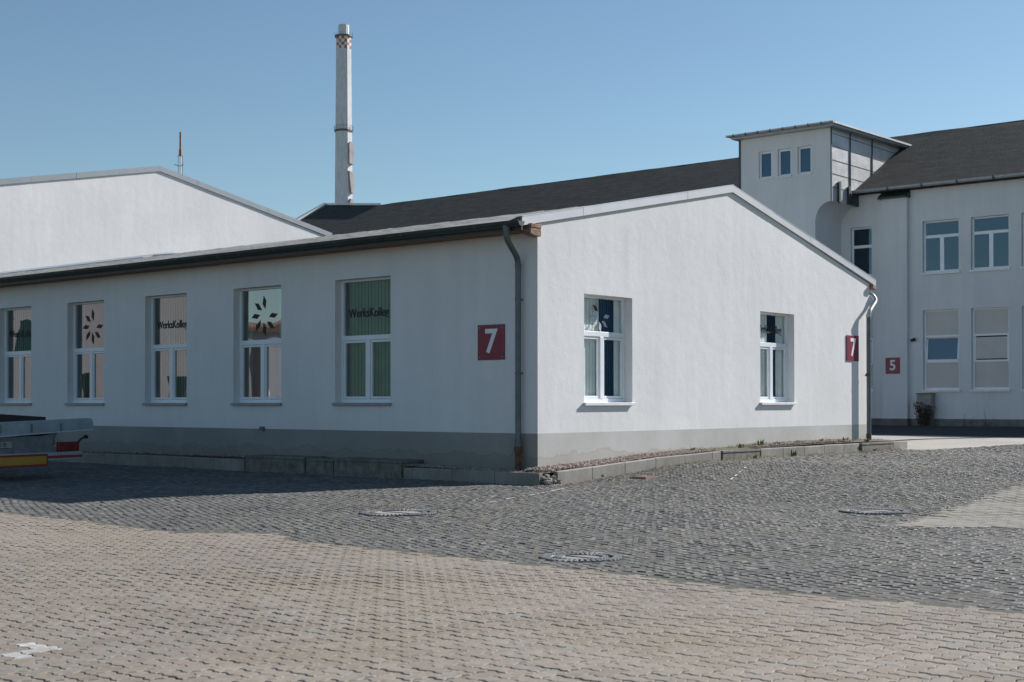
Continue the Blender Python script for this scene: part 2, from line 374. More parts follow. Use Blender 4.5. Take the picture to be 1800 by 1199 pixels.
# --- wavy interlocking pavers laid in herringbone (real stones with open joints)
W = .1155
def edge_pts(a, b_):       # interior points of the unit edge a->b with the S shaped profile of the stones
    ax, ay = a; bx, by = b_; A = .0105; out = []
    for t_ in (.33, .67):
        px = ax+(bx-ax)*t_; py = ay+(by-ay)*t_
        if ax == bx:
            s_ = (-A if ((by > ay) == (t_ < .5)) else A); px += s_/W
        else:
            s_ = (A if ((bx > ax) == (t_ < .5)) else -A); py += s_/W
        out.append((px, py))
    return out
def stone_outline(kind):   # 0: along x, 1: along y ; in units of W
    c = [(0, 0), (1, 0), (2, 0), (2, 1), (1, 1), (0, 1)] if kind == 0 else [(0, 0), (1, 0), (1, 1), (1, 2), (0, 2), (0, 1)]
    P = []
    for a, b_ in zip(c, c[1:]+c[:1]): P.append(a); P += edge_pts(a, b_)
    return np.array(P)*W
OUT = [stone_outline(0), stone_outline(1)]
def inset(P, dd):
    n = len(P); Q = np.zeros_like(P)
    for i in range(n):
        a = P[i]-P[i-1]; b_ = P[(i+1) % n]-P[i]
        na = np.array([-a[1], a[0]])/np.hypot(*a); nb = np.array([-b_[1], b_[0]])/np.hypot(*b_)
        m_ = na+nb; m_ = m_/max(1e-6, np.dot(m_, m_))*2*.5*2/1
        m_ = (na+nb)/max(.6, 1+np.dot(na, nb)); Q[i] = P[i]+m_*dd
    return Q
RINGS = [(inset(P, .0028), inset(P, .0034), inset(P, .0080)) for P in OUT]
RINGS_T = [(inset(P, .0012), inset(P, .0014), inset(P, .0040)) for P in OUT]
def herring(name, mask, paint, label, off=(0, 0), ext=((-20, -9.55), (-20, 12)), rings=None, mat='pavers'):
    rings = rings or RINGS
    V = []; F = []; MI = []; n = 0
    (x0, x1), (y0, y1) = ext
    for j in range(int((y0-25)/W)-40, int((y1+25)/W)+40):
        for i in range(-260, 260):
            # lattice (1,-1),(1,3) : stone origins
            gx = i+j; gy = -i+3*j
            for k in (0, 1):
                ox = (gx + (0 if k == 0 else 0))*W+off[0]; oy = (gy + (0 if k == 0 else 2))*W+off[1]
                cx = ox+(W if k == 0 else W/2); cy = oy+(W/2 if k == 0 else W)
                if not (x0 < cx < x1 and y0 < cy < y1): continue
                if not mask(cx, cy): continue
                z = float(zg(cx, cy)); dz = random.gauss(0, .0012); tx, ty = random.gauss(0, .004), random.gauss(0, .004)
                r0, r1, r2 = rings[k]; m_ = len(r0); c0 = np.array([cx-ox, cy-oy])
                for ring, h in ((r0, -.022), (r1, -.0032), (r2, 0.0)):
                    for p in ring: V.append((ox+p[0], oy+p[1], z+dz+h+tx*(p[0]-c0[0])+ty*(p[1]-c0[1])))
                for q in (0, 1):
                    for e in range(m_): F.append((n+q*m_+e, n+q*m_+(e+1) % m_, n+(q+1)*m_+(e+1) % m_, n+(q+1)*m_+e))
                F.append(tuple(n+2*m_+e for e in range(m_)))
                pm = 1 if paint and paint(cx, cy) else 0
                MI += [pm]*(2*m_+1); n += 3*m_
    o = arr_mesh(name, V, F, [MT[mat], MT['pavers_paint']], MI)
    return tag(o, label, 'paving', kind='structure')
def painted(x, y):
    return any(math.hypot(x-a, y-b_) < .068 for a, b_ in PAINTED)
PAINTED = [(-14.407, -7.766),(-14.385, -7.851),(-14.44, -7.698),(-14.423, -8.062),(-14.362, -8.08),(-14.51, -8.029),(-14.60, -8.028),(-14.67, -8.022)]
herring('paved_yard', lambda x, y: x < -9.55+.05*math.sin(y*.8)+(.45*max(0, math.cos((y+3.6)*1.9)) if abs(y+3.6) < .82 else 0) and in_view(x, y, 5.0), painted,
        'light brownish wavy concrete pavers laid in herringbone in the foreground', ext=((-20, -8.9), (-20, 12)))
herring('paved_wedge', lambda x, y: bool(inpoly(np.array([x]), np.array([y]), WP)[0]) and in_view(x, y, 5) and min(math.hypot(x-a, y-b_)-c for a, b_, c in MAN) > .03, None,
        'light paver wedge in the dark setts at the right edge', off=(.03, .05), ext=((-5, 17), (-15, -4)), rings=RINGS_T, mat='pavers_pale')

# --- dark setts in running bond
S = .112
V = []; F = []; n = 0
for jy in range(-185, 205):
    y0_ = jy*S; offx = (jy % 2)*S/2+random.uniform(-.01, .01)
    wav = .02*math.sin(jy*.27)
    for ix in range(-90, 200):
        x = ix*S+offx+wav; y = y0_+.012*math.sin(x*1.3+jy*.05)
        if x < -9.41+.05*math.sin(y*.8)+(.45*max(0, math.cos((y+3.6)*1.9)) if abs(y+3.6) < .82 else 0): continue
        if x > -.62 and y > -.64 and x < 13.75: continue
        if x > 22 or not in_view(x, y, 5.0): continue
        if x > 13.4 and apron_side(x, y): continue
        if x > -4.4 and inpoly(np.array([x]), np.array([y]), WP)[0]: continue
        if min(math.hypot(x-a, y-b_)-c for a, b_, c in MAN) < .035: continue
        if abs(x-1.45) < .22 and abs(y+1.25) < .2: continue
        hx = S/2-.0015-random.random()*.007; hy = S/2-.0015-random.random()*.008
        z = float(zg(x, y))+random.gauss(0, .0022)-.0022*(1+math.sin(x*1.9+2*math.sin(y*1.1))*math.sin(y*1.6+x*.7))*.5
        tx, ty = random.gauss(0, .019), random.gauss(0, .019)
        rot = random.gauss(0, .06); ca, sa = math.cos(rot), math.sin(rot); jx, jyy = random.gauss(0, .004), random.gauss(0, .004)
        b2 = .006+random.random()*.008
        for (sx, sy, h) in ((hx, hy, -.009), (hx-b2, hy-b2, 0)):
            ch = sx*(.08+.1*random.random())
            for px, py in ((-sx+ch, -sy), (sx-ch, -sy), (sx, -sy+ch), (sx, sy-ch), (sx-ch, sy), (-sx+ch, sy), (-sx, sy-ch), (-sx, -sy+ch)):
                qx = px*ca-py*sa; qy = px*sa+py*ca
                V.append((x+jx+qx, y+jyy+qy, z+h+tx*qx+ty*qy))
        for e in range(8): F.append((n+e, n+(e+1) % 8, n+8+(e+1) % 8, n+8+e))
        F.append(tuple(n+8+e for e in range(8))); n += 16
o = arr_mesh('sett_road', V, F, [MT['setts']])
tag(o, 'dark worn setts with dusty mossy joints in front of the low building', 'paving', kind='structure')

# --- concrete apron between the two buildings
mb = MB(); xs = np.concatenate([np.arange(13.3, 38.2, .5)]); 
for a, b_ in zip(xs[:-1], xs[1:]):
    for y0 in np.arange(-14, 20, .5):
        cx, cy = (a+b_)/2, y0+.25
        lo = -1.15-(cx-13.3)*.31
        if cy < lo-.25 and cx < 20.5: continue
        if cy > -.3 and a < 13.75: continue
        ya = max(y0, lo) if cx < 20.5 else y0; yb = y0+.5
        if yb-ya < .01: continue
        mb.quad(*[(x_, y_, float(zg(x_, y_))-.004) for x_, y_ in ((a, ya), (b_, ya), (b_, yb), (a, yb))])
far = MB(); near = MB()
for f_ in mb.f:
    P = [mb.v[q] for q in f_]; (far if min(p[0] for p in P) > 21.25 else near).quad(*P)
tag(near.build('concrete_road', MT['slab'], recalc=False), 'pale concrete strip between the two white buildings', 'road', kind='structure')
tag(far.build('dark_road', MT['dark_ground'], recalc=False), 'darker ground strip along the foot of the far white building', 'road', kind='structure')  # same sheet, given a darker ground colour beyond the split
# drainage channel in it
mb = MB()
pts = [(15.6, 2.8), (18.6, 1.2), (20.5, -.4), (22.6, -2.4), (27, -6)]
for (xa, ya), (xb, yb) in zip(pts[:-1], pts[1:]):
    t_ = Vector((xb-xa, yb-ya, 0)).normalized(); nn = Vector((-t_.y, t_.x, 0))*.16
    for k in range(6):
        a = k/6; c = (k+1)/6
        P = [(xa+(xb-xa)*a, ya+(yb-ya)*a), (xa+(xb-xa)*c, ya+(yb-ya)*c)]
        mb.quad(*[(p[0]+s_*nn.x, p[1]+s_*nn.y, float(zg(p[0], p[1]))+.004) for p, s_ in ((P[0], -1), (P[1], -1), (P[1], 1), (P[0], 1))])
tag(mb.build('drainage_channel', MT['iron']), 'dark narrow drainage channel running across the pale concrete strip', 'drain', kind='structure')

# ------------------------------------------------------------------ kerb and gravel strip
def kz_r(x): return float(np.interp(x, [-.6, .2, 2.6, 5.2, 9.4, 13.6], [.2, .225, .345, .418, .426, .43]))
def gz_r(x): return float(np.interp(x, [-.5, .9, 3.4, 6, 9.4, 12.4, 14], [.20, .25, .365, .435, .47, .46, .45]))
def gz_l(y): return float(np.interp(y, [-.5, .9, 3.4, 8, 13.6, 35], [.195, .205, .25, .28, .26, .24]))
mb = MB()
def kerb_seg(mb, p0, p1, z0, z1, w_, inward, bottom=-.15):
    (x0, y0), (x1, y1) = p0, p1; ix, iy = inward; g = .004; t_ = Vector((x1-x0, y1-y0, 0)).normalized()
    x0 += t_.x*g; y0 += t_.y*g; x1 -= t_.x*g; y1 -= t_.y*g; j = random.uniform(-.004, .004)
    vs = []
    for (x, y, z) in ((x0, y0, z0), (x1, y1, z1)):
        vs += [(x, y, bottom), (x, y, z-.012+j), (x+ix*.012, y+iy*.012, z+j), (x+ix*w_, y+iy*w_, z+j), (x+ix*w_, y+iy*w_, bottom)]
    mb.add(vs, [(0, 1, 2, 3, 4), (9, 8, 7, 6, 5), (0, 5, 6, 1), (1, 6, 7, 2), (2, 7, 8, 3), (3, 8, 9, 4), (4, 9, 5, 0)])
x = -.18
while x < 5.1: e = min(x+1.0, 5.15); kerb_seg(mb, (x, -.58), (e, -.58), kz_r(x), kz_r(e), .1, (0, 1)); x = e
x = 6.75
while x < 11.3: e = min(x+.95, 11.35); kerb_seg(mb, (x, -.58), (e, -.58), kz_r(x), kz_r(e), .1, (0, 1)); x = e
kerb_seg(mb, (13.2, -.60), (14.0, -.60), .43, .43, .12, (0, 1))
y = -.50
while y < 2.7: e = min(y+1.0, 2.72); kerb_seg(mb, (-.58, y), (-.58, e), .2, .2, .1, (1, 0)); y = e
y = 7.3
while y < 33: e = y+1.0; kerb_seg(mb, (-.58, y), (-.58, e), .235, .235, .1, (1, 0)); y = e
tag(mb.build('kerb_strip', MT['kerb'], bevel=.006), 'pale concrete edging kerb along the foot of the low building', 'kerb', kind='structure')

# light wells: stained concrete blocks set in the kerb line
def light_well(x0, x1, y0, y1, z1, label):
    o = root('light_well', ((x0+x1)/2, (y0+y1)/2, 0), label, 'light well', 'concrete light wells at the foot of the low building')
    m_ = MB(); m_.box(x0, x1, y0, y1, -.15, z1-.05); m_.build('body', MT['well'], o, bevel=.008)
    m_ = MB(); m_.box(x0-.012, x1+.012, y0-.012, y1, z1-.048, z1); m_.build('cover_slab', MT['well'], o, bevel=.008)
light_well(-.60, -.02, 2.76, 4.58, .325, 'stained concrete light well nearest the corner, under the first shaded windows')
light_well(-.58, -.02, 4.62, 5.40, .30, 'narrow recessed concrete light well between two longer ones on the shaded side')
light_well(-.60, -.02, 5.44, 7.25, .32, 'long stained concrete light well farthest from the corner on the shaded side')
light_well(5.22, 6.70, -.58, -.02, .42, 'mossy concrete light well in the sunlit kerb between the two gable windows')
light_well(11.42, 13.15, -.62, -.02, .43, 'dark streaked concrete light well below the downpipe at the far gable corner')

mb = MB()   # bed under the gravel
for a in np.arange(-.48, 13.6, .3):
    mb.quad((a, -.5, gz_r(a)-.01), (a+.3, -.5, gz_r(a+.3)-.01), (a+.3, 0, gz_r(a+.3)+.022), (a, 0, gz_r(a)+.022))
for a in np.arange(0, 33, .5):
    mb.quad((-.5, a, gz_l(a)-.03), (0, a, gz_l(a)-.02), (0, a+.5, gz_l(a+.5)-.02), (-.5, a+.5, gz_l(a+.5)-.03))
tag(mb.build('gravel_bed', MT['soil']), 'earth bed under the gravel strip beside the low building', 'ground', kind='structure')
ICO = bmesh.new(); bmesh.ops.create_icosphere(ICO, subdivisions=1, radius=1); IV = np.array([v_.co[:] for v_ in ICO.verts]); IF = [tuple(v_.index for v_ in f_.verts) for f_ in ICO.faces]; ICO.free()
V = []; F = []
def pebble(x, y, z, s_):
    n = len(V); sc = np.array([s_*random.uniform(.8, 1.4), s_*random.uniform(.7, 1.1), s_*random.uniform(.5, .9)]); a = random.uniform(0, 6.28)
    Q = IV*sc*(1+rng.uniform(-.15, .15, (len(IV), 1))); c_, s2 = math.cos(a), math.sin(a)
    for q in Q: V.append((x+q[0]*c_-q[1]*s2, y+q[0]*s2+q[1]*c_, z+q[2]))
    F.extend(tuple(i+n for i in f_) for f_ in IF)
for _ in range(6500):
    x = random.uniform(-.45, 13.3)
    if 5.2 < x < 6.72 or 11.4 < x: continue
    if x > 6.7 and random.random() < .45: continue
    y = random.uniform(-.47, -.01); pebble(x, y, gz_r(x)+.018+.05*(y+.47)+random.uniform(-.01, .016), random.uniform(.012, .024))
for _ in range(4200):
    y = random.uniform(-.45, 20) if random.random() < .7 else random.uniform(-.45, 3)
    if 2.76 < y < 7.25: continue
    x = random.uniform(-.47, -.01); pebble(x, y, gz_l(y)-.005+random.uniform(-.008, .012), random.uniform(.010, .021))
for _ in range(260):     # spilled round the broken corner
    x = random.gauss(-.45, .25); y = random.gauss(-.75, .16)
    if y > -.6: continue
    pebble(x, y, float(zg(x, y))+.008, random.uniform(.006, .015))
for _ in range(2600):     # grit lying along the foot of the kerb
    if random.random() < .75: x = random.uniform(-.6, 13.6); y = -.60-abs(random.gauss(0, .22))
    else: y = random.uniform(-.8, 6); x = -.60-abs(random.gauss(0, .12))
    pebble(x, y, float(zg(x, y))+.001, random.uniform(.003, .009))
o = arr_mesh('gravel', V, F, [MT['gravel']]); tag(o, 'pinkish pebbles filling the strip between kerb and wall', 'gravel', kind='stuff')

V = []; F = []
for (x, y, z, s_) in ((-.42, -.56, .08, .075), (-.33, -.62, .05, .06), (-.50, -.62, .04, .07), (-.26, -.55, .11, .06), (-.38, -.50, .15, .06), (-.2, -.6, .06, .05), (-.60, -.72, .03, .055), (-.3, -.72, .03, .035), (-.55, -.56, .12, .05)):
    pebble(x, y, z, s_)
tag(arr_mesh('rubble', V, F, [MT['rubble']]), 'broken lumps of concrete where the kerb has crumbled at the building corner', 'rubble', kind='stuff')

# ------------------------------------------------------------------ low building (number 7)
APX, APZ = 6.53, 5.915           # ridge, top of roof skin
LEN = 33.0
b7 = root('low_building', (6.5, 16, 0), 'long single storey white building with shallow grey roof, its gable lit by the sun', 'building')
TX = lambda u_, dd, z: (dd, u_, z)          # long wall X=0 (u along +Y)
TY = lambda u_, dd, z: (u_, dd, z)          # gable wall Y=0 (u along +X)
GX = 13.13
win_l = [(3.634+i*3.194, 3.634+i*3.194+1.559, 1.395, 3.843) for i in range(9)]
win_g = [(1.351, 1.351+1.533, 1.395, 3.392), (7.742, 7.742+1.533, 1.395, 3.392)]
mb = MB()
wall(mb, TX, 0, LEN, .852, [(0, 4.52), (LEN, 4.52)], win_l, .24)
wall(mb, TY, 0, GX, .852, [(0, 4.54), (APX, APZ-.03), (GX, 4.40)], win_g, .24)
mb.quad((GX, 0, .85), (GX, LEN, .85), (GX, LEN, 4.4), (GX, 0, 4.4))
mb.quad((0, LEN, -.1), (GX, LEN, -.1), (GX, LEN, 4.4), (APX, LEN, APZ-.03), (0, LEN, 4.5))
mb.build('wall', MT['stucco'], b7, recalc=False)
mb = MB()
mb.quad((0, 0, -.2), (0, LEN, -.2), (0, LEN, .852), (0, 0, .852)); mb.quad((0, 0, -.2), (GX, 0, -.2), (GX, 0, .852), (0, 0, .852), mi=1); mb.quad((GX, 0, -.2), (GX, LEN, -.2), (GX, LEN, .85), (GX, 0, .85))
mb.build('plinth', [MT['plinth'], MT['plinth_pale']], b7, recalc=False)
# inner lining: keeps daylight out except through the windows
mb = MB(); mb.box(.26, GX-.1, .26, LEN-.1, .3, .9); mb.box(3.2, 3.3, .3, LEN, .9, 4.4); mb.box(.3, GX-.2, 3.0, 3.1, .9, 4.4); mb.box(.26, GX-.1, .26, LEN-.1, 4.25, 4.3)
mb.build('interior', MT['interior'], b7)

sl_l = (APZ-4.50)/(APX+.55); RE = 13.36; sl_r = (APZ-4.33)/(RE-APX)
mb = MB()
def roof_sheet(mb, x0, z0, x1, z1, y0, y1, th, nx=8, ny=40, amp=.003):
    g = [[(x0+(x1-x0)*i/nx, y0+(y1-y0)*j/ny, z0+(z1-z0)*i/nx+(amp*math.sin(j*1.7+i*.9)*math.sin(i*1.3+.4) if 0 < i < nx else 0)) for j in range(ny+1)] for i in range(nx+1)]
    vs = [p for row in g for p in row]; n_ = ny+1
    mb.add(vs, [(i*n_+j, (i+1)*n_+j, (i+1)*n_+j+1, i*n_+j+1) for i in range(nx) for j in range(ny)])
    mb.quad((x0, y0, z0), (x0, y0, z0-th), (x0, y1, z0-th), (x0, y1, z0)); mb.quad((x0, y0, z0-th), (x1, y0, z1-th), (x1, y1, z1-th), (x0, y1, z0-th)); mb.quad((x0, y0, z0), (x1, y0, z1), (x1, y0, z1-th), (x0, y0, z0-th)); mb.quad((x0, y1, z0), (x1, y1, z1), (x1, y1, z1-th), (x0, y1, z0-th))
roof_sheet(mb, -.56, 4.505, APX, APZ, -.015, LEN+.1, .05); roof_sheet(mb, RE, 4.33, APX, APZ, -.015, LEN+.1, .05)
rf = mb.build('roof', MT['roof7'], b7, smooth=False)
mb = MB()      # seams of the roofing felt running up the slope
for y in np.arange(1.0, 32, 1.0):
    if random.random() < .12: continue
    q = random.uniform(0, 2.0)
    mb.prism([(-.5+q, 4.505+sl_l*(.06+q)+.006), (-.5+q, 4.505+sl_l*(.06+q)+.018), (APX-.1, APZ-.02+.014), (APX-.1, APZ-.02)], y, y+.07)
mb.build_each('felt_seam', MT['roof7'], rf)
mb = MB(); mb.prism([(APX-1.0, APZ-.19), (APX-.98, APZ-.165), (APX-.1, APZ+.05), (APX+.2, APZ+.03), (APX+.3, APZ-.05)], 19.6, LEN)
mb.add([(APX-.6, 18.6, APZ-.10), (APX+.2, 18.6, APZ-.03), (APX+.2, 19.59, APZ-.03), (APX-.6, 19.59, APZ-.12), (APX-.6, 19.59, APZ-.07), (APX, 19.59, APZ+.05)], [(0, 1, 2, 3), (0, 3, 4), (1, 5, 2), (0, 4, 5, 1), (3, 2, 5, 4)])
mb.build('ridge_cap', MT['flash'], rf)

# verge flashing on the gable
VX, VZ, VL, VR = 6.53, 6.003, -.475, 13.42; VSL = (VZ-4.61)/(VX-VL); VSR = (VZ-4.46)/(VR-VX)
def verge(mb, x0, z0, x1, z1, y0, y1, h):
    mb.prism([(x0, z0-h), (x0, z0), (x1, z1), (x1, z1-h)], y0, y1)
mb = MB()
for k in range(4):
    a = VL+(VX-VL)*k/4; c = VL+(VX-VL)*(k+1)/4-(.006 if k < 3 else 0)
    za = 4.61+VSL*(a-VL); zc = 4.61+VSL*(c-VL); verge(mb, a, za, c, zc, -.045-.002*(k % 2), -.018, .155)
    a = VR-(VR-VX)*k/4; c = VR-(VR-VX)*(k+1)/4+(.006 if k < 3 else 0)
    za = 4.46+VSR*(VR-a); zc = 4.46+VSR*(VR-c); verge(mb, a, za, c, zc, -.045-.002*(k % 2), -.018, .155)
verge(mb, VL, 4.618, VX, VZ+.006, -.05, .10, .012); verge(mb, VR, 4.466, VX, VZ+.006, -.05, .10, .012)
mb.build('verge_flashing', MT['flash'], b7)
# rafter ends at the two corners
mb = MB(); mb.box(-.30, -.006, -.10, .10, 4.44, 4.51); mb.prism([(-.30, 4.33), (-.30, 4.44), (-.006, 4.44), (-.006, 4.30), (-.16, 4.30)], -.09, .08)
mb.build('rafter_end', MT['oldwood'], b7, bevel=.01)
mb = MB(); mb.prism([(GX+.006, 4.22), (GX+.006, 4.33), (GX+.21, 4.29), (GX+.21, 4.20)], -.10, .1); mb.build('rafter_end', MT['oldwood'], b7, bevel=.01)
# eaves: soffit, fascia, gutter
mb = MB(); mb.box(-.47, -.004, .12, LEN, 4.385, 4.405); mb.build('soffit', MT['wood'], b7)
mb = MB(); mb.box(-.50, -.47, -.05, LEN, 4.37, 4.45); mb.build('fascia', MT['dark_metal'], b7)
def gutter(mb, x, z, y0, y1, rad, th=.006, n=10, endcap=True, axis='Y'):
    prof = [(rad*math.cos(math.pi+math.pi*k/n), rad*math.sin(math.pi+math.pi*k/n)) for k in range(n+1)]
    inner = [((rad-th)*math.cos(math.pi+math.pi*k/n), (rad-th)*math.sin(math.pi+math.pi*k/n)) for k in range(n, -1, -1)]
    poly = [(x+a, z+c) for a, c in prof+inner]
    if axis == 'Y':
        nn = len(poly); vs = [(a, y0, c) for a, c in poly]+[(a, y1, c) for a, c in poly]
        mb.add(vs, [(i, (i+1) % nn, nn+(i+1) % nn, nn+i) for i in range(nn)])
        if endcap:
            for yy in (y0, y1): mb.add([(x+a, yy, z+c) for a, c in prof], [tuple(range(n+1))])
mb = MB(); gutter(mb, -.585, 4.515, -.12, LEN, .085)
mb.tube([(-.67, -.12, 4.52), (-.67, LEN, 4.52)], .011, 8)
for y in np.arange(.6, LEN, .9): mb.box(-.675, -.50, y, y+.03, 4.512, 4.52)
mb.add([(a, y_, z_) for a in (-.505, -.48) for y_, z_ in ((-.04, 4.44), (-.04, 4.612), (.06, 4.60), (.34, 4.53), (.34, 4.44))], [(0, 1, 2, 3, 4), (9, 8, 7, 6, 5), (0, 5, 6, 1), (1, 6, 7, 2), (2, 7, 8, 3), (3, 8, 9, 4), (4, 9, 5, 0)])
g7 = mb.build('gutter', MT['dark_metal'], b7, smooth=True)
mb = MB()
for y in np.arange(.9, LEN, 1.8):
    prof = [(-.585+.088*math.cos(math.pi+math.pi*k/8), 4.515+.088*math.sin(math.pi+math.pi*k/8)) for k in range(9)]
    mb.add([(a, y, c) for a, c in prof]+[(a, y+.025, c) for a, c in prof], [(i, i+1, 10+i, 9+i) for i in range(8)])
mb.build_each('gutter_bracket', MT['pipe'], g7)
# near downpipe
def smooth_path(P, k=6):
    P = [Vector(p) for p in P]; out = [P[0]]
    for i in range(1, len(P)-1):
        a, b_, c = P[i-1], P[i], P[i+1]; ra = min(.12, (b_-a).length*.45); rb = min(.12, (c-b_).length*.45)
        s_ = b_+(a-b_).normalized()*ra; e = b_+(c-b_).normalized()*rb
        for q in range(k+1):
            t_ = q/k; out.append(s_*(1-t_)**2+b_*2*t_*(1-t_)+e*t_*t_)
    return out+[P[-1]]
PY = .345
mb = MB(); mb.tube(smooth_path([(-.585, .22, 4.46), (-.585, .22, 4.24), (-.12, PY, 3.93), (-.12, PY, .62)]), .052, 14)
mb.tube([(-.12, PY, 3.84), (-.12, PY, 3.78)], .060, 14); mb.tube([(-.12, PY, .74), (-.12, PY, .62)], .062, 14); mb.tube([(-.585, .22, 4.48), (-.585, .22, 4.38)], .066, 14)
dp = mb.build('downpipe', MT['pipe'], b7, smooth=True)
mb = MB(); mb.tube([(-.12, PY, .62), (-.12, PY, .50)], .075, 14); mb.tube([(-.12, PY, .5), (-.12, PY, .16)], .058, 14); mb.build('cast_iron_base', MT['rust'], dp, smooth=True)
mb = MB()
for z in (3.2, 1.9): mb.tube([(-.12, PY, z), (-.12, PY, z+.03)], .060, 14); mb.box(-.07, 0, PY-.012, PY+.012, z, z+.03)
mb.build_each('pipe_clamp', MT['pipe'], dp, smooth=True)
# far downpipe on the gable
mb = MB(); PX = 12.80; QY = -.135
mb.tube(smooth_path([(GX+.12, .15, 4.12), (GX+.14, -.02, 4.08), (13.30, -.10, 3.93), (PX+.02, QY, 3.62), (PX, QY, 3.4), (PX, QY, .62)]), .052, 14)
mb.tube([(PX, QY, 3.56), (PX, QY, 3.49)], .06, 14)
dp2 = mb.build('downpipe', MT['pipe'], b7, smooth=True)
dp2.data.materials.clear(); dp2.data.materials.append(MT['zinc'])
mb = MB(); mb.tube([(PX, QY, 3.5), (PX, QY, .62)], .0535, 14); mb.build('lower_pipe', MT['pipe'], dp2, smooth=True)
mb = MB(); mb.tube([(PX, QY, .62), (PX, QY, .36)], .066, 14); mb.build_each('cast_iron_base', MT['rust'], dp2, smooth=True)
mb = MB()
mb.tube([(PX, QY, 2.05), (PX, QY, 2.08)], .060, 14)
mb.tube([(PX, QY, 2.06), (PX-.09, QY+.02, 2.09), (PX-.11, QY+.03, 2.04)], .022, 6); mb.build_each('pipe_clamp', MT['rust'], dp2, smooth=True)

# windows
def petal(ang, r0=.145, r1=.425, w_=.055):
    c, s_ = math.cos(ang), math.sin(ang); rm0 = r0+(r1-r0)*.36; rm1 = r0+(r1-r0)*.64
    P = [(r0, -.028), (rm0, w_), (r1, .028), (rm1, -w_)]
    return [(a*c-b_*s_, a*s_+b_*c) for a, b_ in P]
def blind(mb, tf, a0, a1, z0, z1, dd, pitch=.09, tws=1.0):
    n = max(1, int((a1-a0)/pitch)); p = (a1-a0)/n
    for i in range(n):
        x = a0+i*p; tw = random.uniform(.018, .03)*tws
        mb.quad(tf(x, dd, z0), tf(x+p*1.05, dd+tw, z0), tf(x+p*1.05, dd+tw, z1), tf(x, dd, z1))
def window7(parent, tf, a, b_, z0, z1, tr, kind, gmat, blinds, bmat, sillmat, toright, depth=.165, textz=None, flipu=1, gap=None, esc=1.0, bd=.13):
    fw = .062; f0, f1 = depth, depth+.07
    m_ = MB()
    m_.box(a, a+fw, f0, f1, z0, z1, tf); m_.box(b_-fw, b_, f0, f1, z0, z1, tf)
    m_.box(a+fw, b_-fw, f0, f1, z0, z0+.075, tf); m_.box(a+fw, b_-fw, f0, f1, z1-.045, z1, tf)
    m_.box(a+fw, b_-fw, f0-.006, f1, tr, tr+.095, tf); mu = (a+b_)/2
    m_.box(mu-.05, mu+.05, f0-.008, f1, z0+.075, tr, tf)
    for c0, c1 in ((a+fw, mu-.05), (mu+.05, b_-fw)):     # casements
        s_ = .045
        m_.box(c0+.004, c0+s_, f0+.010, f1-.01, z0+.08, tr-.004, tf); m_.box(c1-s_, c1-.004, f0+.010, f1-.01, z0+.08, tr-.004, tf)
        m_.box(c0+s_, c1-s_, f0+.010, f1-.01, z0+.08, z0+.125, tf); m_.box(c0+s_, c1-s_, f0+.010, f1-.01, tr-.05, tr-.004, tf)
    wn = m_.build('window', MT['pvc'], parent, bevel=.004)
    m_ = MB(); g = f0+.04
    m_.quad(tf(a+fw, g, tr+.095), tf(b_-fw, g, tr+.095), tf(b_-fw, g, z1-.045), tf(a+fw, g, z1-.045))
    for c0, c1 in ((a+fw+.045, mu-.095), (mu+.095, b_-fw-.045)):
        t_ = random.uniform(-.004, .004)
        m_.quad(tf(c0, g+t_, z0+.125), tf(c1, g-t_, z0+.125), tf(c1, g-t_, tr-.05), tf(c0, g+t_, tr-.05))
    m_.build_each('pane', gmat, wn)
    m_ = MB(); m_.box(a-.03, b_+.03, -.045, f0+.01, z0-.035, z0-.002, tf); m_.box(a-.03, b_+.03, -.06, -.045, z0-.055, z0+.0, tf)
    m_.build('sill', sillmat, wn, bevel=.004)
    if blinds:
        m_ = MB()
        for c0, c1 in blinds: blind(m_, tf, a+.02+(b_-a-.04)*c0, a+.02+(b_-a-.04)*c1, z0+.02, z1-.01, g+bd, tws=1.0 if bd > .1 else .22)
        m_.build('blind', bmat, wn)
    if gap:
        m_ = MB(); blind(m_, tf, a+.02+(b_-a-.04)*gap[0], a+.02+(b_-a-.04)*gap[1], z0+.02, z1-.01, g+bd+.03, .03); m_.build('dark_blind', gap[2], wn)
    zc = textz if textz else (tr+.095+z1-.045)/2
    if kind == 'emblem':
        m_ = MB()
        for k in range(8):
            if k == 1: continue
            P = petal(math.pi*k/4)
            m_.prism([(mu+flipu*x_*esc, zc+y_*esc) for x_, y_ in P], g-.006, g-.003, tf, mi=1 if esc < 1 and k not in (2, 3) else 0)  # side and lower petals paled, standing in for reflection on the glass
        m_.build('emblem', [MT['black'], MT['petal_glare']], wn)
    elif kind == 'text':
        text_mesh('lettering', 'WerksKolleg', .245, lambda u_, dd, z: tf(mu+flipu*(u_-.035), dd, z+zc), g-.005, MT['black'], wn, wscale=.86, bold=.003)
for i, (a, c, z0, z1) in enumerate(win_l):
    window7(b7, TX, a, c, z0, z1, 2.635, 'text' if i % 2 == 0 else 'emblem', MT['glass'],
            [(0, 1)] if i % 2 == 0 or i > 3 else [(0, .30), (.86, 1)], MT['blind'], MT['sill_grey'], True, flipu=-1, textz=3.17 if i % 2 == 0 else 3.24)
for i, (a, c, z0, z1) in enumerate(win_g):
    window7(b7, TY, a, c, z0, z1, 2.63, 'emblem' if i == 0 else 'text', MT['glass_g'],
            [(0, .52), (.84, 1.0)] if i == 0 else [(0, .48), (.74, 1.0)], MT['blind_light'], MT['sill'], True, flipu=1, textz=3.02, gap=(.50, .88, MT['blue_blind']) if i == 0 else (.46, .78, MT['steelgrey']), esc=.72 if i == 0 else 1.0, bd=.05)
mb = MB(); mb.box(-.05, .0, 7.35, 7.47, .82, .90); mb.build('vent_stub', MT['pipe'], b7)

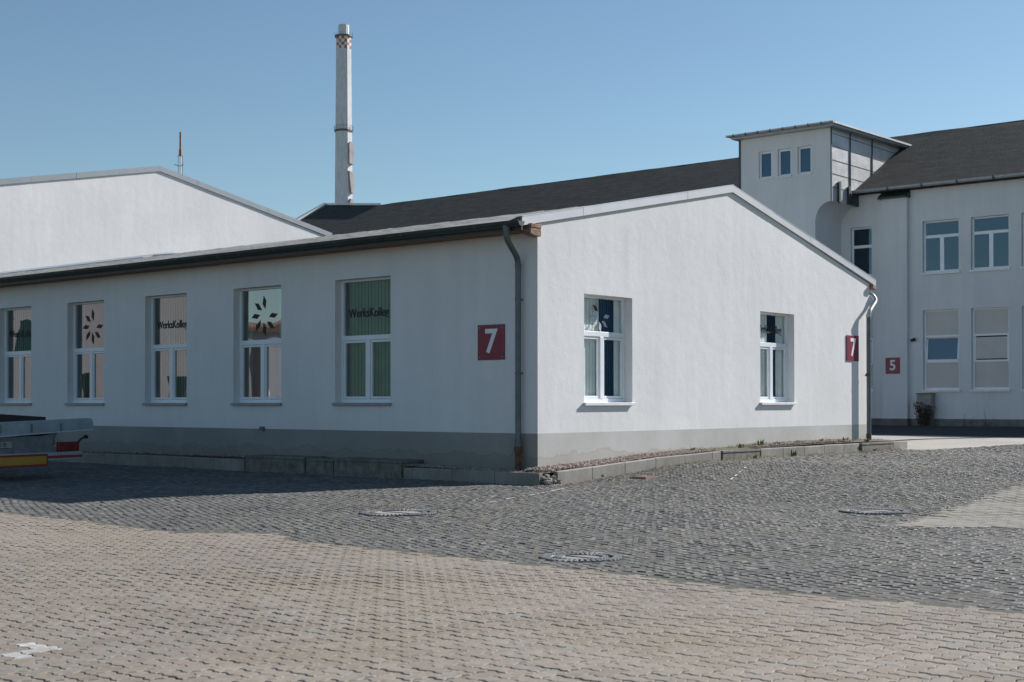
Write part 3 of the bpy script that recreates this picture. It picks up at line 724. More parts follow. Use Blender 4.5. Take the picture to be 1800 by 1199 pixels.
# number plates
def number_sign(tf, a, b_, z0, z1, ch, label, size, bx, flipu, loc):
    o = root('number_sign', loc, label, 'sign', 'red house number plates')
    m_ = MB(); m_.box(a, b_, -.022, -.004, z0, z1, tf); m_.build('plate', MT['red'], o, bevel=.003)
    text_mesh('numeral', ch, size, lambda u_, dd, z: tf((a+b_)/2+flipu*u_, dd, z+(z0+z1)/2), -.024, MT['white'], o, wscale=bx, bold=size*.022)
    m_ = MB()
    for p in (a+.05, b_-.05):
        for q in (z0+.05, z1-.05): m_.box(p-.008, p+.008, -.027, -.0215, q-.008, q+.008, tf)
    m_.build_each('screw', MT['zinc'], o)
number_sign(TX, .746, 1.382, 2.167, 2.801, '7', 'dark red square plate with white 7 on the shaded wall left of the downpipe', .60, 1.0, -1, (0, 1.06, 2.17))
number_sign(TY, 11.86, 12.50, 2.40, 3.02, '7', 'red plate with white 7 on the sunlit gable, crossed by a pipe shadow', .60, 1.0, 1, (12.18, 0, 2.4))

# ------------------------------------------------------------------ factory building (number 5)
XB = 38.0; YE0, YE1 = -16.0, 56.0; GZ = .36
b5 = root('factory_building', (44, 20, .3), 'two storey white building with steep dark mossy roof and stair tower, right background', 'building')
T5 = lambda u_, dd, z: (XB+dd, u_, z)
holes = []; upw = []; low = []
for k in range(10):
    a = 7.70-2.125*k; upw.append((a, a+1.62, 6.97, 9.19)); low.append((a+.02, a+1.62, 1.92, 5.35))
col = (11.66, 12.68)
upc = (11.66, 12.68, 7.0, 9.18); lwc = (11.62, 12.68, 1.9, 5.3)
holes = upw+low+[upc, lwc]
mb = MB(); wall(mb, T5, YE0, 49.3, .68, [(YE0, 10.8), (49.3, 10.8)], holes, .30)
mb.quad((XB, 49.3, .3), (XB, YE1, .3), (XB, YE1, 10.8), (XB, 49.3, 10.8))
mb.quad((XB, YE0, .0), (51, YE0, 0), (51, YE0, 10.8), (44.5, YE0, 14.25), (XB, YE0, 10.8))
mb.quad((51, YE0, .0), (51, YE1, 0), (51, YE1, 10.8), (51, YE0, 10.8))
mb.quad((XB, YE1, .0), (51, YE1, 0), (51, YE1, 12.5), (46, YE1, 15.0), (XB, YE1, 10.8))
mb.build('wall', MT['stucco5'], b5, recalc=False)
mb = MB(); mb.box(XB-.006, XB+.25, YE0, 20, .0, .68); mb.build('plinth', MT['plinth5'], b5)
mb = MB(); mb.box(XB+.9, XB+1.0, YE0+.2, 20, .7, 10.5); mb.build('interior', MT['dark'], b5)
# roof
EZ, EX, RZ, RX = 10.72, 37.62, 14.34, 44.45; s5 = (RZ-EZ)/(RX-EX)
hz = lambda x: EZ+s5*(x-EX)
mb = MB()
N = 60
ysr = list(np.linspace(YE0-.2, 49.2, N))
nx = 12
vs = []
for j, y in enumerate(ysr):
    for i in range(nx+1):
        x = EX+(RX-EX)*i/nx; vs.append((x, y, hz(x)+(.003*math.sin(i*2.1+j*1.3) if 0 < i < nx else (.02*math.sin(j*.8)+.01*math.sin(j*2.1) if i == nx else 0))))
mb.add(vs, [(j*(nx+1)+i, j*(nx+1)+i+1, (j+1)*(nx+1)+i+1, (j+1)*(nx+1)+i) for j in range(N-1) for i in range(nx)])
mb.quad((EX, 49.2, hz(EX)), (RX, 49.2, hz(RX)), (46.0, 56.1, hz(46.0)), (EX, 56.1, hz(EX)))
mb.quad((RX, YE0, RZ), (RX, 49.2, RZ), (51.3, 49.2, 10.7), (51.3, YE0, 10.7)); mb.quad((RX, 49.2, RZ), (46, 56.1, hz(46)), (51.3, 56.1, 12.2), (51.3, 49.2, 10.7))
mb.quad((EX, YE0-.2, EZ-.12), (XB+.1, YE0-.2, EZ-.12), (XB+.1, YE1, EZ-.12), (EX, YE1, EZ-.12)); mb.quad((EX, YE0-.2, EZ-.12), (EX, YE1, EZ-.12), (EX, YE1, EZ), (EX, YE0-.2, EZ))
r5 = mb.build('roof', MT['roof5'], b5, recalc=False)
mb = MB()
def bar(mb, p, q, w_, h):
    p = Vector(p); q = Vector(q); t_ = (q-p).normalized(); s_ = t_.cross(Vector((0, 0, 1))).normalized()*w_; uu = s_.cross(t_).normalized()*h
    vs = [p-s_, p+s_, p+s_+uu, p-s_+uu, q-s_, q+s_, q+s_+uu, q-s_+uu]
    mb.add(vs, [(0, 1, 2, 3), (4, 7, 6, 5), (0, 4, 5, 1), (1, 5, 6, 2), (2, 6, 7, 3), (3, 7, 4, 0)])
bar(mb, (EX, 56.1, hz(EX)), (46.0, 56.1, hz(46)), .16, .16); bar(mb, (46, 56.1, hz(46)+.02), (RX, 49.2, RZ+.02), .10, .10)
mb.build('verge_flashing', MT['flash'], r5)
mb = MB()
gutter(mb, 37.55, EZ+.02, YE0, 12.35, .11); gutter(mb, 37.55, EZ+.02, 16.95, YE1, .11)
mb.tube([(37.44, YE0, EZ+.03), (37.44, 12.35, EZ+.03)], .018, 6)
gg = mb.build('gutter', MT['zinc'], b5, smooth=True)
mb = MB()
for y in np.arange(YE0+.3, 12.2, 1.55): mb.box(37.41, 37.56, y, y+.05, EZ-.12, EZ+.05)
mb.build_each('gutter_joint', MT['dark_metal'], gg)
# pilaster with dark cap
mb = MB(); mb.box(XB-.24, XB, 9.93, 11.08, .34, 10.30); mb.build('pilaster', MT['stucco5'], b5)
mb = MB(); mb.box(XB-.246, XB, 9.92, 11.09, .0, .68); mb.build('plinth', MT['plinth5'], b5)
mb = MB(); mb.prism([(XB-.42, 10.28), (XB-.42, 10.34), (XB, 10.60), (XB, 10.28)], 9.86, 11.2); mb.build('pilaster_cap', MT['dark_metal'], b5)

def win5(a, b_, z0, z1, kind):
    dd = .16; m_ = MB(); fw = .085
    m_.box(a, a+fw, dd, dd+.08, z0, z1, T5); m_.box(b_-fw, b_, dd, dd+.08, z0, z1, T5)
    m_.box(a+fw, b_-fw, dd, dd+.08, z0, z0+.09, T5); m_.box(a+fw, b_-fw, dd, dd+.08, z1-.07, z1, T5)
    panes = []
    if kind == 'up':
        tr = z0+(z1-z0)*.67; m_.box(a+fw, b_-fw, dd-.006, dd+.08, tr, tr+.13, T5); mu = (a+b_)/2
        m_.box(mu-.09, mu+.09, dd-.008, dd+.08, z0+.09, tr, T5)
        panes = [(a+fw, b_-fw, tr+.13, z1-.07), (a+fw, mu-.09, z0+.09, tr), (mu+.09, b_-fw, z0+.09, tr)]
    elif kind == 'col':
        tr = z0+(z1-z0)*.58; m_.box(a+fw, b_-fw, dd-.006, dd+.08, tr, tr+.13, T5)
        panes = [(a+fw, b_-fw, tr+.13, z1-.07), (a+fw, b_-fw, z0+.09, tr)]
    else:
        t1 = z0+1.17; t2 = z0+2.26
        for q in (t1, t2): m_.box(a+fw*.6, b_-fw*.6, dd-.006, dd+.08, q, q+.085, T5)
        panes = [(a+fw, b_-fw, t1+.085, t2)]
    wn = m_.build('window', MT['pvc'], b5, bevel=.006)
    m_ = MB()
    for i, (p0, p1, q0, q1) in enumerate(panes):
        if kind.startswith('low') and kind != 'lowopen': continue
        tilt = .12 if kind == 'lowopen' else 0
        m_.quad(T5(p0, dd+.02, q0), T5(p1, dd+.02, q0), T5(p1, dd+.02+tilt, q1), T5(p0, dd+.02+tilt, q1))
    if m_.v: m_.build_each('pane', MT['glass_tilt'] if kind == 'lowopen' else MT['glass5'], wn)
    if kind.startswith('low'):
        m_ = MB()
        m_.box(a+fw, b_-fw, dd+.03, dd+.05, z0+.09, t1, T5); m_.box(a+fw, b_-fw, dd+.03, dd+.05, t2+.085, z1-.07, T5)
        if kind == 'low': m_.box(a+fw+.05, b_-fw-.05, dd+.025, dd+.045, t1+.13, t2-.05, T5)
        m_.build_each('infill_panel', MT['panel'], wn)
        if kind == 'lowopen':
            m_ = MB(); p0, p1, q0, q1 = panes[0]
            def TT(u_, e, z): return T5(u_, dd+.015+.12*(z-q0)/(q1-q0)+e, z)
            for bx in ((p0, p0+.06, q0, q1), (p1-.06, p1, q0, q1), (p0, p1, q0, q0+.05), (p0, p1, q1-.05, q1)): m_.box(bx[0], bx[1], -.04, 0.0, bx[2], bx[3], TT)
            m_.build_each('sash', MT['pvc'], wn)
        else:
            m_ = MB(); p0, p1, q0, q1 = panes[0]
            for bx in ((p0, p0+.05, q0, q1), (p1-.05, p1, q0, q1)): m_.box(bx[0], bx[1], dd, dd+.04, bx[2], bx[3], T5)
            m_.build_each('sash', MT['pvc'], wn)
    m_ = MB(); m_.box(a-.05, b_+.05, -.08, dd+.01, z0-.09, z0-.002, T5); m_.build('sill', MT['sill'], wn)
for k, h in enumerate(upw): win5(*h, 'up')
for k, h in enumerate(low): win5(*h, 'lowopen' if k == 0 else 'low')
win5(*upc, 'col'); win5(*lwc, 'low')

# stair tower (part of the factory)
XT = 35.54
mb = MB()
arc = [(13.134, .3), (13.134, 9.25)]+[(12.40+.734*math.cos(R(180-a_)+math.pi)*1.0, 0) for a_ in []]
for k in range(1, 9):
    an = math.pi/2*k/8; arc.append((12.40+.734*math.cos(an) if True else 0, 9.25+.86*math.sin(an)))
arc.append((12.40, 10.11))
front = arc+[(12.40, 13.3), (16.87, 13.3), (16.87, .3)]
tw_h = [(15.26, 15.92, 11.42, 12.63), (14.30, 14.96, 11.42, 12.63), (13.32, 13.98, 11.42, 12.63)]
TT5 = lambda u_, dd, z: (XT+dd, u_, z)
wall(mb, TT5, 12.40, 16.87, 10.11, [(12.40, 13.3), (16.87, 13.3)], tw_h, .2)
low_poly = [(13.134, .3)]+arc[1:]+[(16.87, 10.11), (16.87, .3)]
mb.quad(*[(XT, a, z) for a, z in low_poly])
pp = arc
for (a0, z0), (a1, z1) in zip(pp[:-1], pp[1:]): mb.quad((XT, a0, z0), (XT, a1, z1), (XB+.01, a1, z1), (XB+.01, a0, z0))
mb.quad((XT, 16.87, .3), (XT, 16.87, 13.3), (44, 16.87, 13.3), (44, 16.87, .3))
tw = mb.build('tower_wall', MT['stucco5'], b5, recalc=False)
# metal cladding on the tower flank
mb = MB(); yf = 12.39
mb.quad((XT, yf, 10.11), (XB+.02, yf, 10.11), (XB+.02, yf, 10.9), (43.2, yf, 13.66), (43.2, yf, 13.35), (XT, yf, 13.35))
cl = mb.build('cladding', MT['clad'], b5, recalc=False)
mb = MB(); seam = []
for k, z in enumerate((10.72, 11.3, 11.9, 12.5, 13.05)):
    xe = min(43.1, EX+(z-EZ)/s5)
    mb.box(XT, max(XT+.3, xe), yf-.014, yf, z, z+.02)
for x in (37.35, 39.55): mb.box(x, x+.035, yf-.05, yf-.002, max(10.15, hz(x)), 13.35)
mb.box(XT-.01, XT+.05, yf-.04, yf, 10.1, 13.35)
mb.build('cladding_seam', MT['dark_metal'], cl)
mb = MB(); mb.prism([(36.30, 10.08), (36.30, 11.05), (36.12, 10.98), (36.12, 10.12)], yf-.12, yf-.02); mb.prism([(37.25, 10.15), (37.25, 10.95), (37.06, 10.88), (37.06, 10.2)], yf-.12, yf-.02)
mb.build_each('flank_bracket', MT['dark_metal'], cl)
mb = MB(); mb.prism([(37.0, 10.12), (37.62, 10.60), (XB+.0, 10.60), (XB, 10.10)], yf-.12, yf-.004); mb.build('valley_tray', MT['dark_metal'], b5)
mb = MB()   # tower roof slab
mb.prism([(35.0, 13.36), (35.0, 13.44), (43.8, 13.56), (43.8, 13.48)], 11.95, 17.2)
mb.prism([(35.15, 13.28), (35.15, 13.36), (43.8, 13.48), (43.8, 13.40)], 12.05, 17.1)
tr_ = mb.build('tower_roof', MT['zinc'], b5)
mb = MB(); gutter(mb, 34.97, 13.44, 11.95, 17.25, .085); mb.build('gutter', MT['zinc'], tr_, smooth=True)
mb = MB()
for y in np.arange(12.5, 17, .62): mb.box(34.88, 35.0, y, y+.035, 13.34, 13.46)
mb.build_each('gutter_joint', MT['dark_metal'], tr_)
mb = MB(); mb.box(XT-.03, XT+.02, 16.84, 16.93, 10.6, 13.3); mb.build('corner_trim', MT['dark_metal'], b5)
for (a, b_, z0, z1) in tw_h:
    m_ = MB(); fw = .085; dd = .1
    m_.box(a, a+fw, dd, dd+.06, z0, z1, TT5); m_.box(b_-fw, b_, dd, dd+.06, z0, z1, TT5); m_.box(a+fw, b_-fw, dd, dd+.06, z0, z0+.09, TT5); m_.box(a+fw, b_-fw, dd, dd+.06, z1-.09, z1, TT5)
    wn = m_.build('window', MT['pvc'], b5, bevel=.005)
    m_ = MB(); m_.quad(TT5(a+fw, dd+.04, z0+.09), TT5(b_-fw, dd+.04, z0+.09), TT5(b_-fw, dd+.04, z1-.09), TT5(a+fw, dd+.04, z1-.09)); m_.build_each('pane', MT['glass5'], wn)
    m_ = MB(); m_.box(a+.0, b_, dd+.3, dd+.32, z0-.1, z1+.1, TT5); m_.build('interior', MT['dark'], wn)
    m_ = MB(); m_.box(a-.04, b_+.04, -.06, dd+.01, z0-.07, z0-.002, TT5); m_.build('sill', MT['sill'], wn)

number_sign(lambda u_, dd, z: (XB-.24+dd, u_, z), 10.25, 10.92, 2.63, 3.34, '5', 'dark red plate with white 5 on the shaded pillar of the far building', .62, 1.0, -1, (XB-.24, 10.6, 2.63))
# security camera
o = root('security_camera', (XB, 9.68, 4.08), 'small black security camera on the far white wall beside the pillar', 'camera')
mb = MB(); mb.tube([(XB, 9.68, 4.1), (XB-.12, 9.68, 4.1)], .03, 8); mb.build('bracket', MT['black'], o)
mb = MB(); mb.tube([(XB-.1, 9.62, 4.12), (XB-.16, 9.80, 4.06)], [.07, .055], 12); mb.build('housing', MT['black'], o, smooth=True)

# electricity cabinet with creeper
o = root('electricity_cabinet', (37.75, 9.08, GZ), 'grey meter cabinet half grown over with dead creeper below the far ground floor window', 'cabinet')
mb = MB(); mb.box(37.55, 37.93, 8.76, 9.41, .95, 1.74); mb.build('body', MT['cabinet'], o, bevel=.01)
mb = MB(); mb.box(37.535, 37.548, 8.80, 9.37, .99, 1.70); mb.build('door', MT['cabinet'], o, bevel=.004)
mb = MB(); mb.box(37.50, 37.95, 8.73, 9.44, 1.745, 1.78); mb.build('lid', MT['rust'], o)
mb = MB(); mb.box(37.60, 37.93, 8.80, 9.36, .1, .94); mb.build('base', MT['well'], o)
def creeper(name, label, cat, x, y, z, wx, hz_, n, mat, group=None, leaves=True):
    m_ = MB()
    for i in range(n):
        a = random.uniform(-wx, wx); p = Vector((x, y+a*.5, z)); P = [p.copy()]
        for k in range(5):
            p = p+Vector((random.uniform(-.04, .03), a*.12+random.uniform(-.06, .06), hz_/5*random.uniform(.6, 1.2))); P.append(p.copy())
        m_.tube(P, [.012, .011, .010, .009, .007, .004], 5)
        if leaves:
            for q in P[1:]:
                for _ in range(5):
                    c = q+Vector((random.uniform(-.06, .03), random.uniform(-.09, .09), random.uniform(-.07, .07))); s_ = random.uniform(.02, .05)
                    t1 = Vector((random.uniform(-1, 1), random.uniform(-1, 1), random.uniform(-1, 1))).normalized()*s_; t2 = Vector((random.uniform(-1, 1), random.uniform(-1, 1), random.uniform(-1, 1))).normalized()*s_
                    m_.quad(c-t1, c+t2, c+t1, c-t2)
    ob = m_.build(name, mat); return tag(ob, label, cat, group)
creeper('dead_creeper', 'dark tangled creeper clinging round the grey meter cabinet', 'plant', 37.48, 9.08, .36, .36, .95, 22, MT['drystalk'])
o = bpy.data.objects['dead_creeper']
mb = MB()
for i, (y, h) in enumerate(((7.35, .55), (7.05, .45), (6.55, .75), (6.3, .4), (6.45, .35))):
    ob = None
    m_ = MB(); p = Vector((37.7, y, .36)); P = [p.copy()]
    for k in range(4): p = p+Vector((random.uniform(-.02, .02), random.uniform(-.05, .05), h/4)); P.append(p.copy())
    m_.tube(P, [.012, .010, .008, .006, .004], 5)
    for k in range(14):
        c = P[random.randint(0, 1)]+Vector((random.uniform(-.05, .05), random.uniform(-.1, .1), random.uniform(0, .08))); m_.quad(c, c+Vector((0, .04, .02)), c+Vector((.01, .03, .05)))
    tag(m_.build('dry_weed', MT['drystalk']), ['thin dry weed stalk, first one right of the meter cabinet', 'short dry weed stalk, second one right of the meter cabinet', 'tallest dry weed stalk against the far plinth', 'rightmost small dry weed at the far plinth', 'small dry weed just right of the tallest stalk'][i], 'weed', 'dry weeds along the far plinth')

# ------------------------------------------------------------------ white hall, left background
hall = root('white_hall', (18, 45, 0), 'tall windowless white hall with sunlit gable and grey verge, left background', 'building')
HY = 36.0; A0, A1, AP = (8.0, 9.90), (27.55, 9.75), (17.84, 11.72)
mb = MB(); mb.quad((8.0, HY, 0), (AP[0], HY, 0), (A1[0], HY, 0), (A1[0], HY, A1[1]), (AP[0], HY, AP[1]), (8.0, HY, 9.72))
mb.quad((8, HY, 0), (8, 70, 0), (8, 70, 9.72), (8, HY, 9.72)); mb.quad((A1[0], HY, 0), (A1[0], 70, 0), (A1[0], 70, 9.75), (A1[0], HY, 9.75)); mb.quad((8, 70, 0), (27.5, 70, 0), (27.5, 70, 9.7), (17.8, 70, 11.7), (8, 70, 9.7))
mb.build('wall', MT['stucco'], hall, recalc=False)
mb = MB(); mb.prism([(7.4, 9.72), (7.4, 9.80), (AP[0], 11.84), (28.15, 9.84), (28.15, 9.76), (AP[0], 11.74)], HY-.015, 70.2); mb.build('roof', MT['roof7'], hall)
mb = MB()
for k in range(5):
    a = 7.4+(AP[0]-7.4)*k/5; c = 7.4+(AP[0]-7.4)*(k+1)/5-.01; f_ = lambda x: 9.83+(11.925-9.83)*(x-7.4)/(AP[0]-7.4)
    verge(mb, a, f_(a), c, f_(c), HY-.055-.004*(k % 2), HY-.02, .24)
    a = AP[0]+(28.15-AP[0])*k/5; c = AP[0]+(28.15-AP[0])*(k+1)/5-.01; f_ = lambda x: 11.925+(9.90-11.925)*(x-AP[0])/(28.15-AP[0])
    verge(mb, a, f_(a), c, f_(c), HY-.055-.004*(k % 2), HY-.02, .24)
mb.build('verge_flashing', MT['flash_hall'], hall)
mb = MB(); mb.box(27.56, 28.0, HY-.2, HY+.2, 9.45, 9.72); mb.build('rafter_end', MT['wood'], hall)

# antenna mast
o = root('antenna_mast', (20.45, 38, 11.4), 'thin antenna mast with red upper half on the white hall roof', 'antenna')
mb = MB(); mb.tube([(20.45, 38, 11.2), (20.45, 38, 13.0)], .035, 8); mb.build('mast_pole', MT['chim_white'], o)
mb = MB(); mb.tube([(20.45, 38, 12.95), (20.45, 38, 13.25)], .075, 8); mb.tube([(20.45, 38, 13.25), (20.45, 38, 14.08)], .05, 8); mb.build('radiator', MT['ant_red'], o)
mb = MB(); mb.tube([(20.45, 37.99, 12.50), (20.45, 38.0, 12.54)], .02, 6)
for a_ in range(3):
    c, s_ = math.cos(a_*2.1+.4), math.sin(a_*2.1+.4); mb.tube([(20.45, 38, 12.48), (20.45+.28*c, 38+.28*s_, 12.55)], .018, 5)
for sx in (-.12, .12): mb.tube([(20.45+sx, 38, 12.1), (20.45+sx, 38, 13.0)], .014, 5)
mb.build('ground_plane_rod', MT['pipe'], o)

# chimney
CX, CY = 118.5, 132.0
o = root('factory_chimney', (CX, CY, 0), 'tall pale concrete chimney with red and white chequered top, far behind the roofs', 'chimney')
NS = 8; PH = R(254)+math.pi/NS*0
rad = lambda z: 1.62-.0088*z
mb = MB(); mb.lathe((CX, CY, 0), [(rad(z), z) for z in (0, 20, 41, 52.9)], NS, 0, PH); mb.build('shaft', MT['chimney'], o)
mb = MB(); rows = 4; z0 = 51.0
for i in range(rows):
    za = 52.9+i*.46; zb = za+.46
    for k in range(16):
        a0 = PH+2*math.pi*k/16; a1 = PH+2*math.pi*(k+1)/16
        def oc(a_, rr):
            s_ = math.pi/4; m_ = (a_-PH) % s_; return rr*math.cos(s_/2)/math.cos(m_-s_/2)
        q0, q1 = oc(a0, rad(za)), oc(a1-1e-6, rad(za))
        mb.add([(CX+q0*math.cos(a0), CY+q0*math.sin(a0), za), (CX+q1*math.cos(a1), CY+q1*math.sin(a1), za), (CX+q1*math.cos(a1), CY+q1*math.sin(a1), zb), (CX+q0*math.cos(a0), CY+q0*math.sin(a0), zb)], [(0, 1, 2, 3)], (i+k) % 2)
mb.build('chequered_band', [MT['chim_white'], MT['chim_red']], o)
mb = MB(); mb.lathe((CX, CY, 0), [(1.1, 54.7), (1.34, 54.75), (1.34, 54.95), (.75, 55.0)], NS, 0, PH); 
for k in range(12):
    a_ = k*math.pi/6; mb.tube([(CX+1.32*math.cos(a_), CY+1.32*math.sin(a_), 54.7), (CX+1.32*math.cos(a_), CY+1.32*math.sin(a_), 55.3)], .03, 4)
mb.build('top_platform', MT['chimney_dark'], o)
mb = MB(); mb.lathe((CX, CY, 0), [(.78, 55), (.78, 56.5), (.7, 56.5), (.7, 56.3)], 12, 0, PH); mb.build('flue', MT['chimney'], o)
mb = MB(); mb.lathe((CX, CY, 0), [(1.22, 40.85), (1.42, 40.9), (1.42, 41.1), (1.22, 41.2)], NS, 0, PH)
for k in range(16):
    a_ = k*math.pi/8; mb.tube([(CX+1.40*math.cos(a_), CY+1.40*math.sin(a_), 41), (CX+1.40*math.cos(a_), CY+1.40*math.sin(a_), 41.7)], .025, 4)
mb.lathe((CX, CY, 0), [(1.40, 41.66), (1.43, 41.68), (1.40, 41.7)], 16)
mb.build('ring_platform', MT['chimney_dark'], o)
mb = MB()
aM = PH+math.pi/8; nx_, ny_ = math.cos(aM), math.sin(aM); tx_, ty_ = -ny_, nx_
def chim_panel(P):
    vs = []
    for off in (.0, .35):
        for s_, z in P:
            rr = (rad(z))*math.cos(math.pi/8)+off; vs.append((CX+nx_*rr+tx_*s_, CY+ny_*rr+ty_*s_, z))
    n_ = len(P); mb.add(vs, [tuple(range(n_)), tuple(range(2*n_-1, n_-1, -1))]+[(i, (i+1) % n_, n_+(i+1) % n_, n_+i) for i in range(n_)])
chim_panel([(-.5, 36.1), (.42, 36.0), (.42, 38.9), (-.1, 39.3), (-.5, 39.0)])
chim_panel([(-.15, 31.9), (.42, 31.8), (.42, 34.9), (-.55, 35.0)])
chim_panel([(-.5, 27.6), (.42, 27.6), (.42, 31.0), (-.2, 31.0), (-.5, 30.3)])
mb.build_each('brown_panel', MT['chim_brown'], o)

# ------------------------------------------------------------------ manholes
def manhole(x, y, ro, label, split=False):
    z = float(zg(x, y)); o = root('manhole_cover', (x, y, z), label, 'manhole cover', 'round manhole covers in the setts')
    m_ = MB(); m_.lathe((x, y, z), [(ro, -.03), (ro, .002), (ro-.012, .004), (ro-.10, .004), (ro-.105, -.004)], 64); m_.build('ring', MT['iron'], o, smooth=True)
    ri = ro-.13
    m_ = MB(); m_.lathe((x, y, z), [(ro-.105, -.004), (ro-.12, -.004), (ri, .004), (ri-.07, .004), (ri-.074, -.002)], 64); m_.build('cover_rim', MT['iron'], o, smooth=True)
    m_ = MB()
    for rr0, rr1, n_ in ((ro-.092, ro-.014, int(105*ro)), (ri-.062, ri-.008, int(90*ro))):
        for k in range(n_):
            a_ = 2*math.pi*k/n_; da = math.pi/n_*1.05; zz = z+.006
            P = [(rr0, a_), (rr1, a_), (rr1, a_+da), (rr0, a_+da)]
            m_.add([(x+q*math.cos(b_), y+q*math.sin(b_), zz-.004) for q, b_ in P]+[(x+q*math.cos(b_), y+q*math.sin(b_), zz+.008) for q, b_ in P], [(4, 5, 6, 7), (0, 1, 5, 4), (1, 2, 6, 5), (2, 3, 7, 6), (3, 0, 4, 7)])
    m_.build('grip_ribs', MT['iron_worn'], o)
    m_ = MB(); n_ = 48; rr = ri-.075
    m_.add([(x+rr*math.cos(2*math.pi*k/n_), y+rr*math.sin(2*math.pi*k/n_), z+.001) for k in range(n_)], [tuple(range(n_))])
    m_.build('concrete_infill', MT['mcon'], o, recalc=False)
    m_ = MB(); m_.box(x-.012, x+.012, y-rr*.96, y+rr*.96, z+.001, z+.006); m_.build('centre_rib', MT['iron'], o)
manhole(*MAN[0], 'round ribbed manhole cover in the setts, leftmost of the three')
manhole(*MAN[1], 'round ribbed manhole cover beside the edge of the foreground pavers, centre')
manhole(*MAN[2], 'round ribbed manhole cover at the tip of the pale paver wedge, right')
gz = float(zg(1.45, -1.25)); o = root('gully_cover', (1.45, -1.25, gz), 'small reddish gully cover set in the setts near the sunlit kerb', 'drain cover')
mb = MB(); mb.box(1.25, 1.65, -1.43, -1.07, gz-.02, gz+.006); mb.build('frame', MT['brickred'], o)
mb = MB()
for k in range(6): mb.box(1.28+k*.06, 1.315+k*.06, -1.40, -1.10, gz+.006, gz+.016)
mb.build_each('bar', MT['brickred'], o)

# worn paint lines: thin sheets that follow the relief
def paint_line(pts, w_, label):
    m_ = MB()
    for (xa, ya), (xb, yb) in zip(pts[:-1], pts[1:]):
        L = math.hypot(xb-xa, yb-ya); n_ = max(1, int(L/.08))
        nx_, ny_ = -(yb-ya)/L*w_/2, (xb-xa)/L*w_/2
        for k in range(n_):
            if random.random() < .55: continue
            a = k/n_; c = (k+.92)/n_; P = [(xa+(xb-xa)*a, ya+(yb-ya)*a), (xa+(xb-xa)*c, ya+(yb-ya)*c)]
            ja, jb = random.uniform(.5, 1), random.uniform(.5, 1)
            m_.quad(*[(p[0]+s_*nx_, p[1]+s_*ny_, float(zg(p[0], p[1]))+.006) for p, s_ in ((P[0], -ja), (P[1], -ja), (P[1], jb), (P[0], jb))])
    return tag(m_.build('painted_line', MT['pavers_paint'], recalc=False), label, 'marking', kind='structure')
paint_line([(-4.1, -2.45), (-2.8, -2.05), (-1.1, -1.45)], .06, 'worn white paint line on the setts near the building corner')
paint_line([(1.6, -2.9), (3.7, -2.0)], .045, 'worn white paint line on the setts in front of the gable')

# weeds along the kerb
def weed(x, y, z, s_, label):
    m_ = MB()
    for k in range(random.randint(14, 24)):
        a_ = random.uniform(0, 6.28); l = s_*random.uniform(.5, 1.2); lean = random.uniform(.3, 1.0); w_ = s_*.09
        p = Vector((x+random.uniform(-.3, .3)*s_, y+random.uniform(-.3, .3)*s_, z)); t_ = Vector((math.cos(a_)*lean, math.sin(a_)*lean, 1)).normalized(); sd = Vector((-math.sin(a_), math.cos(a_), 0))*w_
        m1 = p+t_*l*.6; e = p+t_*l+Vector((0, 0, -l*.25*lean))
        m_.quad(p-sd*.4, p+sd*.4, m1+sd, m1-sd); m_.quad(m1-sd, m1+sd, e)
    tag(m_.build('weed', MT['weed'], recalc=False), label, 'weed', 'small green weeds along the sunlit kerb')
random.seed(11)
for (x, y, z, s_, lb) in ((7.9, -.72, .24, .17, 'largest green weed tuft on the setts below the far gable window'), (6.3, -.70, .24, .10, 'small weed tuft on the setts below the mossy light well'),
        (6.5, -.25, .43, .16, 'green weeds at the right end of the mossy light well'), (7.2, -.3, .44, .22, 'taller weed in the gravel just right of the mossy light well'),
        (7.9, -.3, .44, .13, 'low weed in the gravel under the far gable window'), (8.9, -.3, .45, .12, 'low weed in the gravel right of the far gable window'),
        (10.0, -.3, .46, .13, 'weed tuft in the gravel midway between far gable window and pipe'), (11.2, -.30, .46, .15, 'weed tuft beside the light well near the far downpipe'),
        (12.0, -.45, .44, .14, 'weeds on top of the light well near the far downpipe'), (11.9, -.72, .24, .10, 'small weed tuft on the setts at the far light well'),
        (4.6, -.25, .41, .13, 'yellowish weed in gravel just left of the mossy light well'), (3.1, -.3, .36, .10, 'small yellow weed in the gravel right of the near gable window'),
        (.9, -.74, .08, .06, 'tiny weed at the foot of the sunlit kerb near the corner'), (1.9, -.9, .13, .06, 'tiny yellowish weed beside the reddish gully cover')):
    weed(x, y, z, s_, lb)

V = []; F = []
def tuft(x, y, z, h, k):
    for _ in range(k):
        a_ = random.uniform(0, 6.28); l = h*random.uniform(.5, 1.2); w_ = .006; px = x+random.gauss(0, .03); py = y+random.gauss(0, .015); n_ = len(V)
        V.extend([(px-w_, py, z), (px+w_, py, z), (px+math.cos(a_)*l*.5, py+math.sin(a_)*l*.5, z+l)]); F.append((n_, n_+1, n_+2))
for _ in range(170):
    x = random.uniform(2.5, 13.6)**1.0; tuft(x, -.60-abs(random.gauss(0, .03)), float(zg(x, -.6))-.005, .045, 9)
for _ in range(110):
    x = random.uniform(4, 13.2); tuft(x, random.uniform(-.46, -.05), gz_r(x)+.02, .06, 8)
for _ in range(500):
    x = random.uniform(-9, 8); y = random.uniform(-9, -1.2)+.2*x*0
    if inpoly(np.array([x]), np.array([y]), WP)[0]: continue
    tuft(x, y, float(zg(x, y))-.004, .018, 5)
tag(arr_mesh('moss_tufts', V, F, [MT['moss']]), 'sparse yellowish moss and grass blades along the sunlit kerb and between setts', 'moss', kind='stuff')

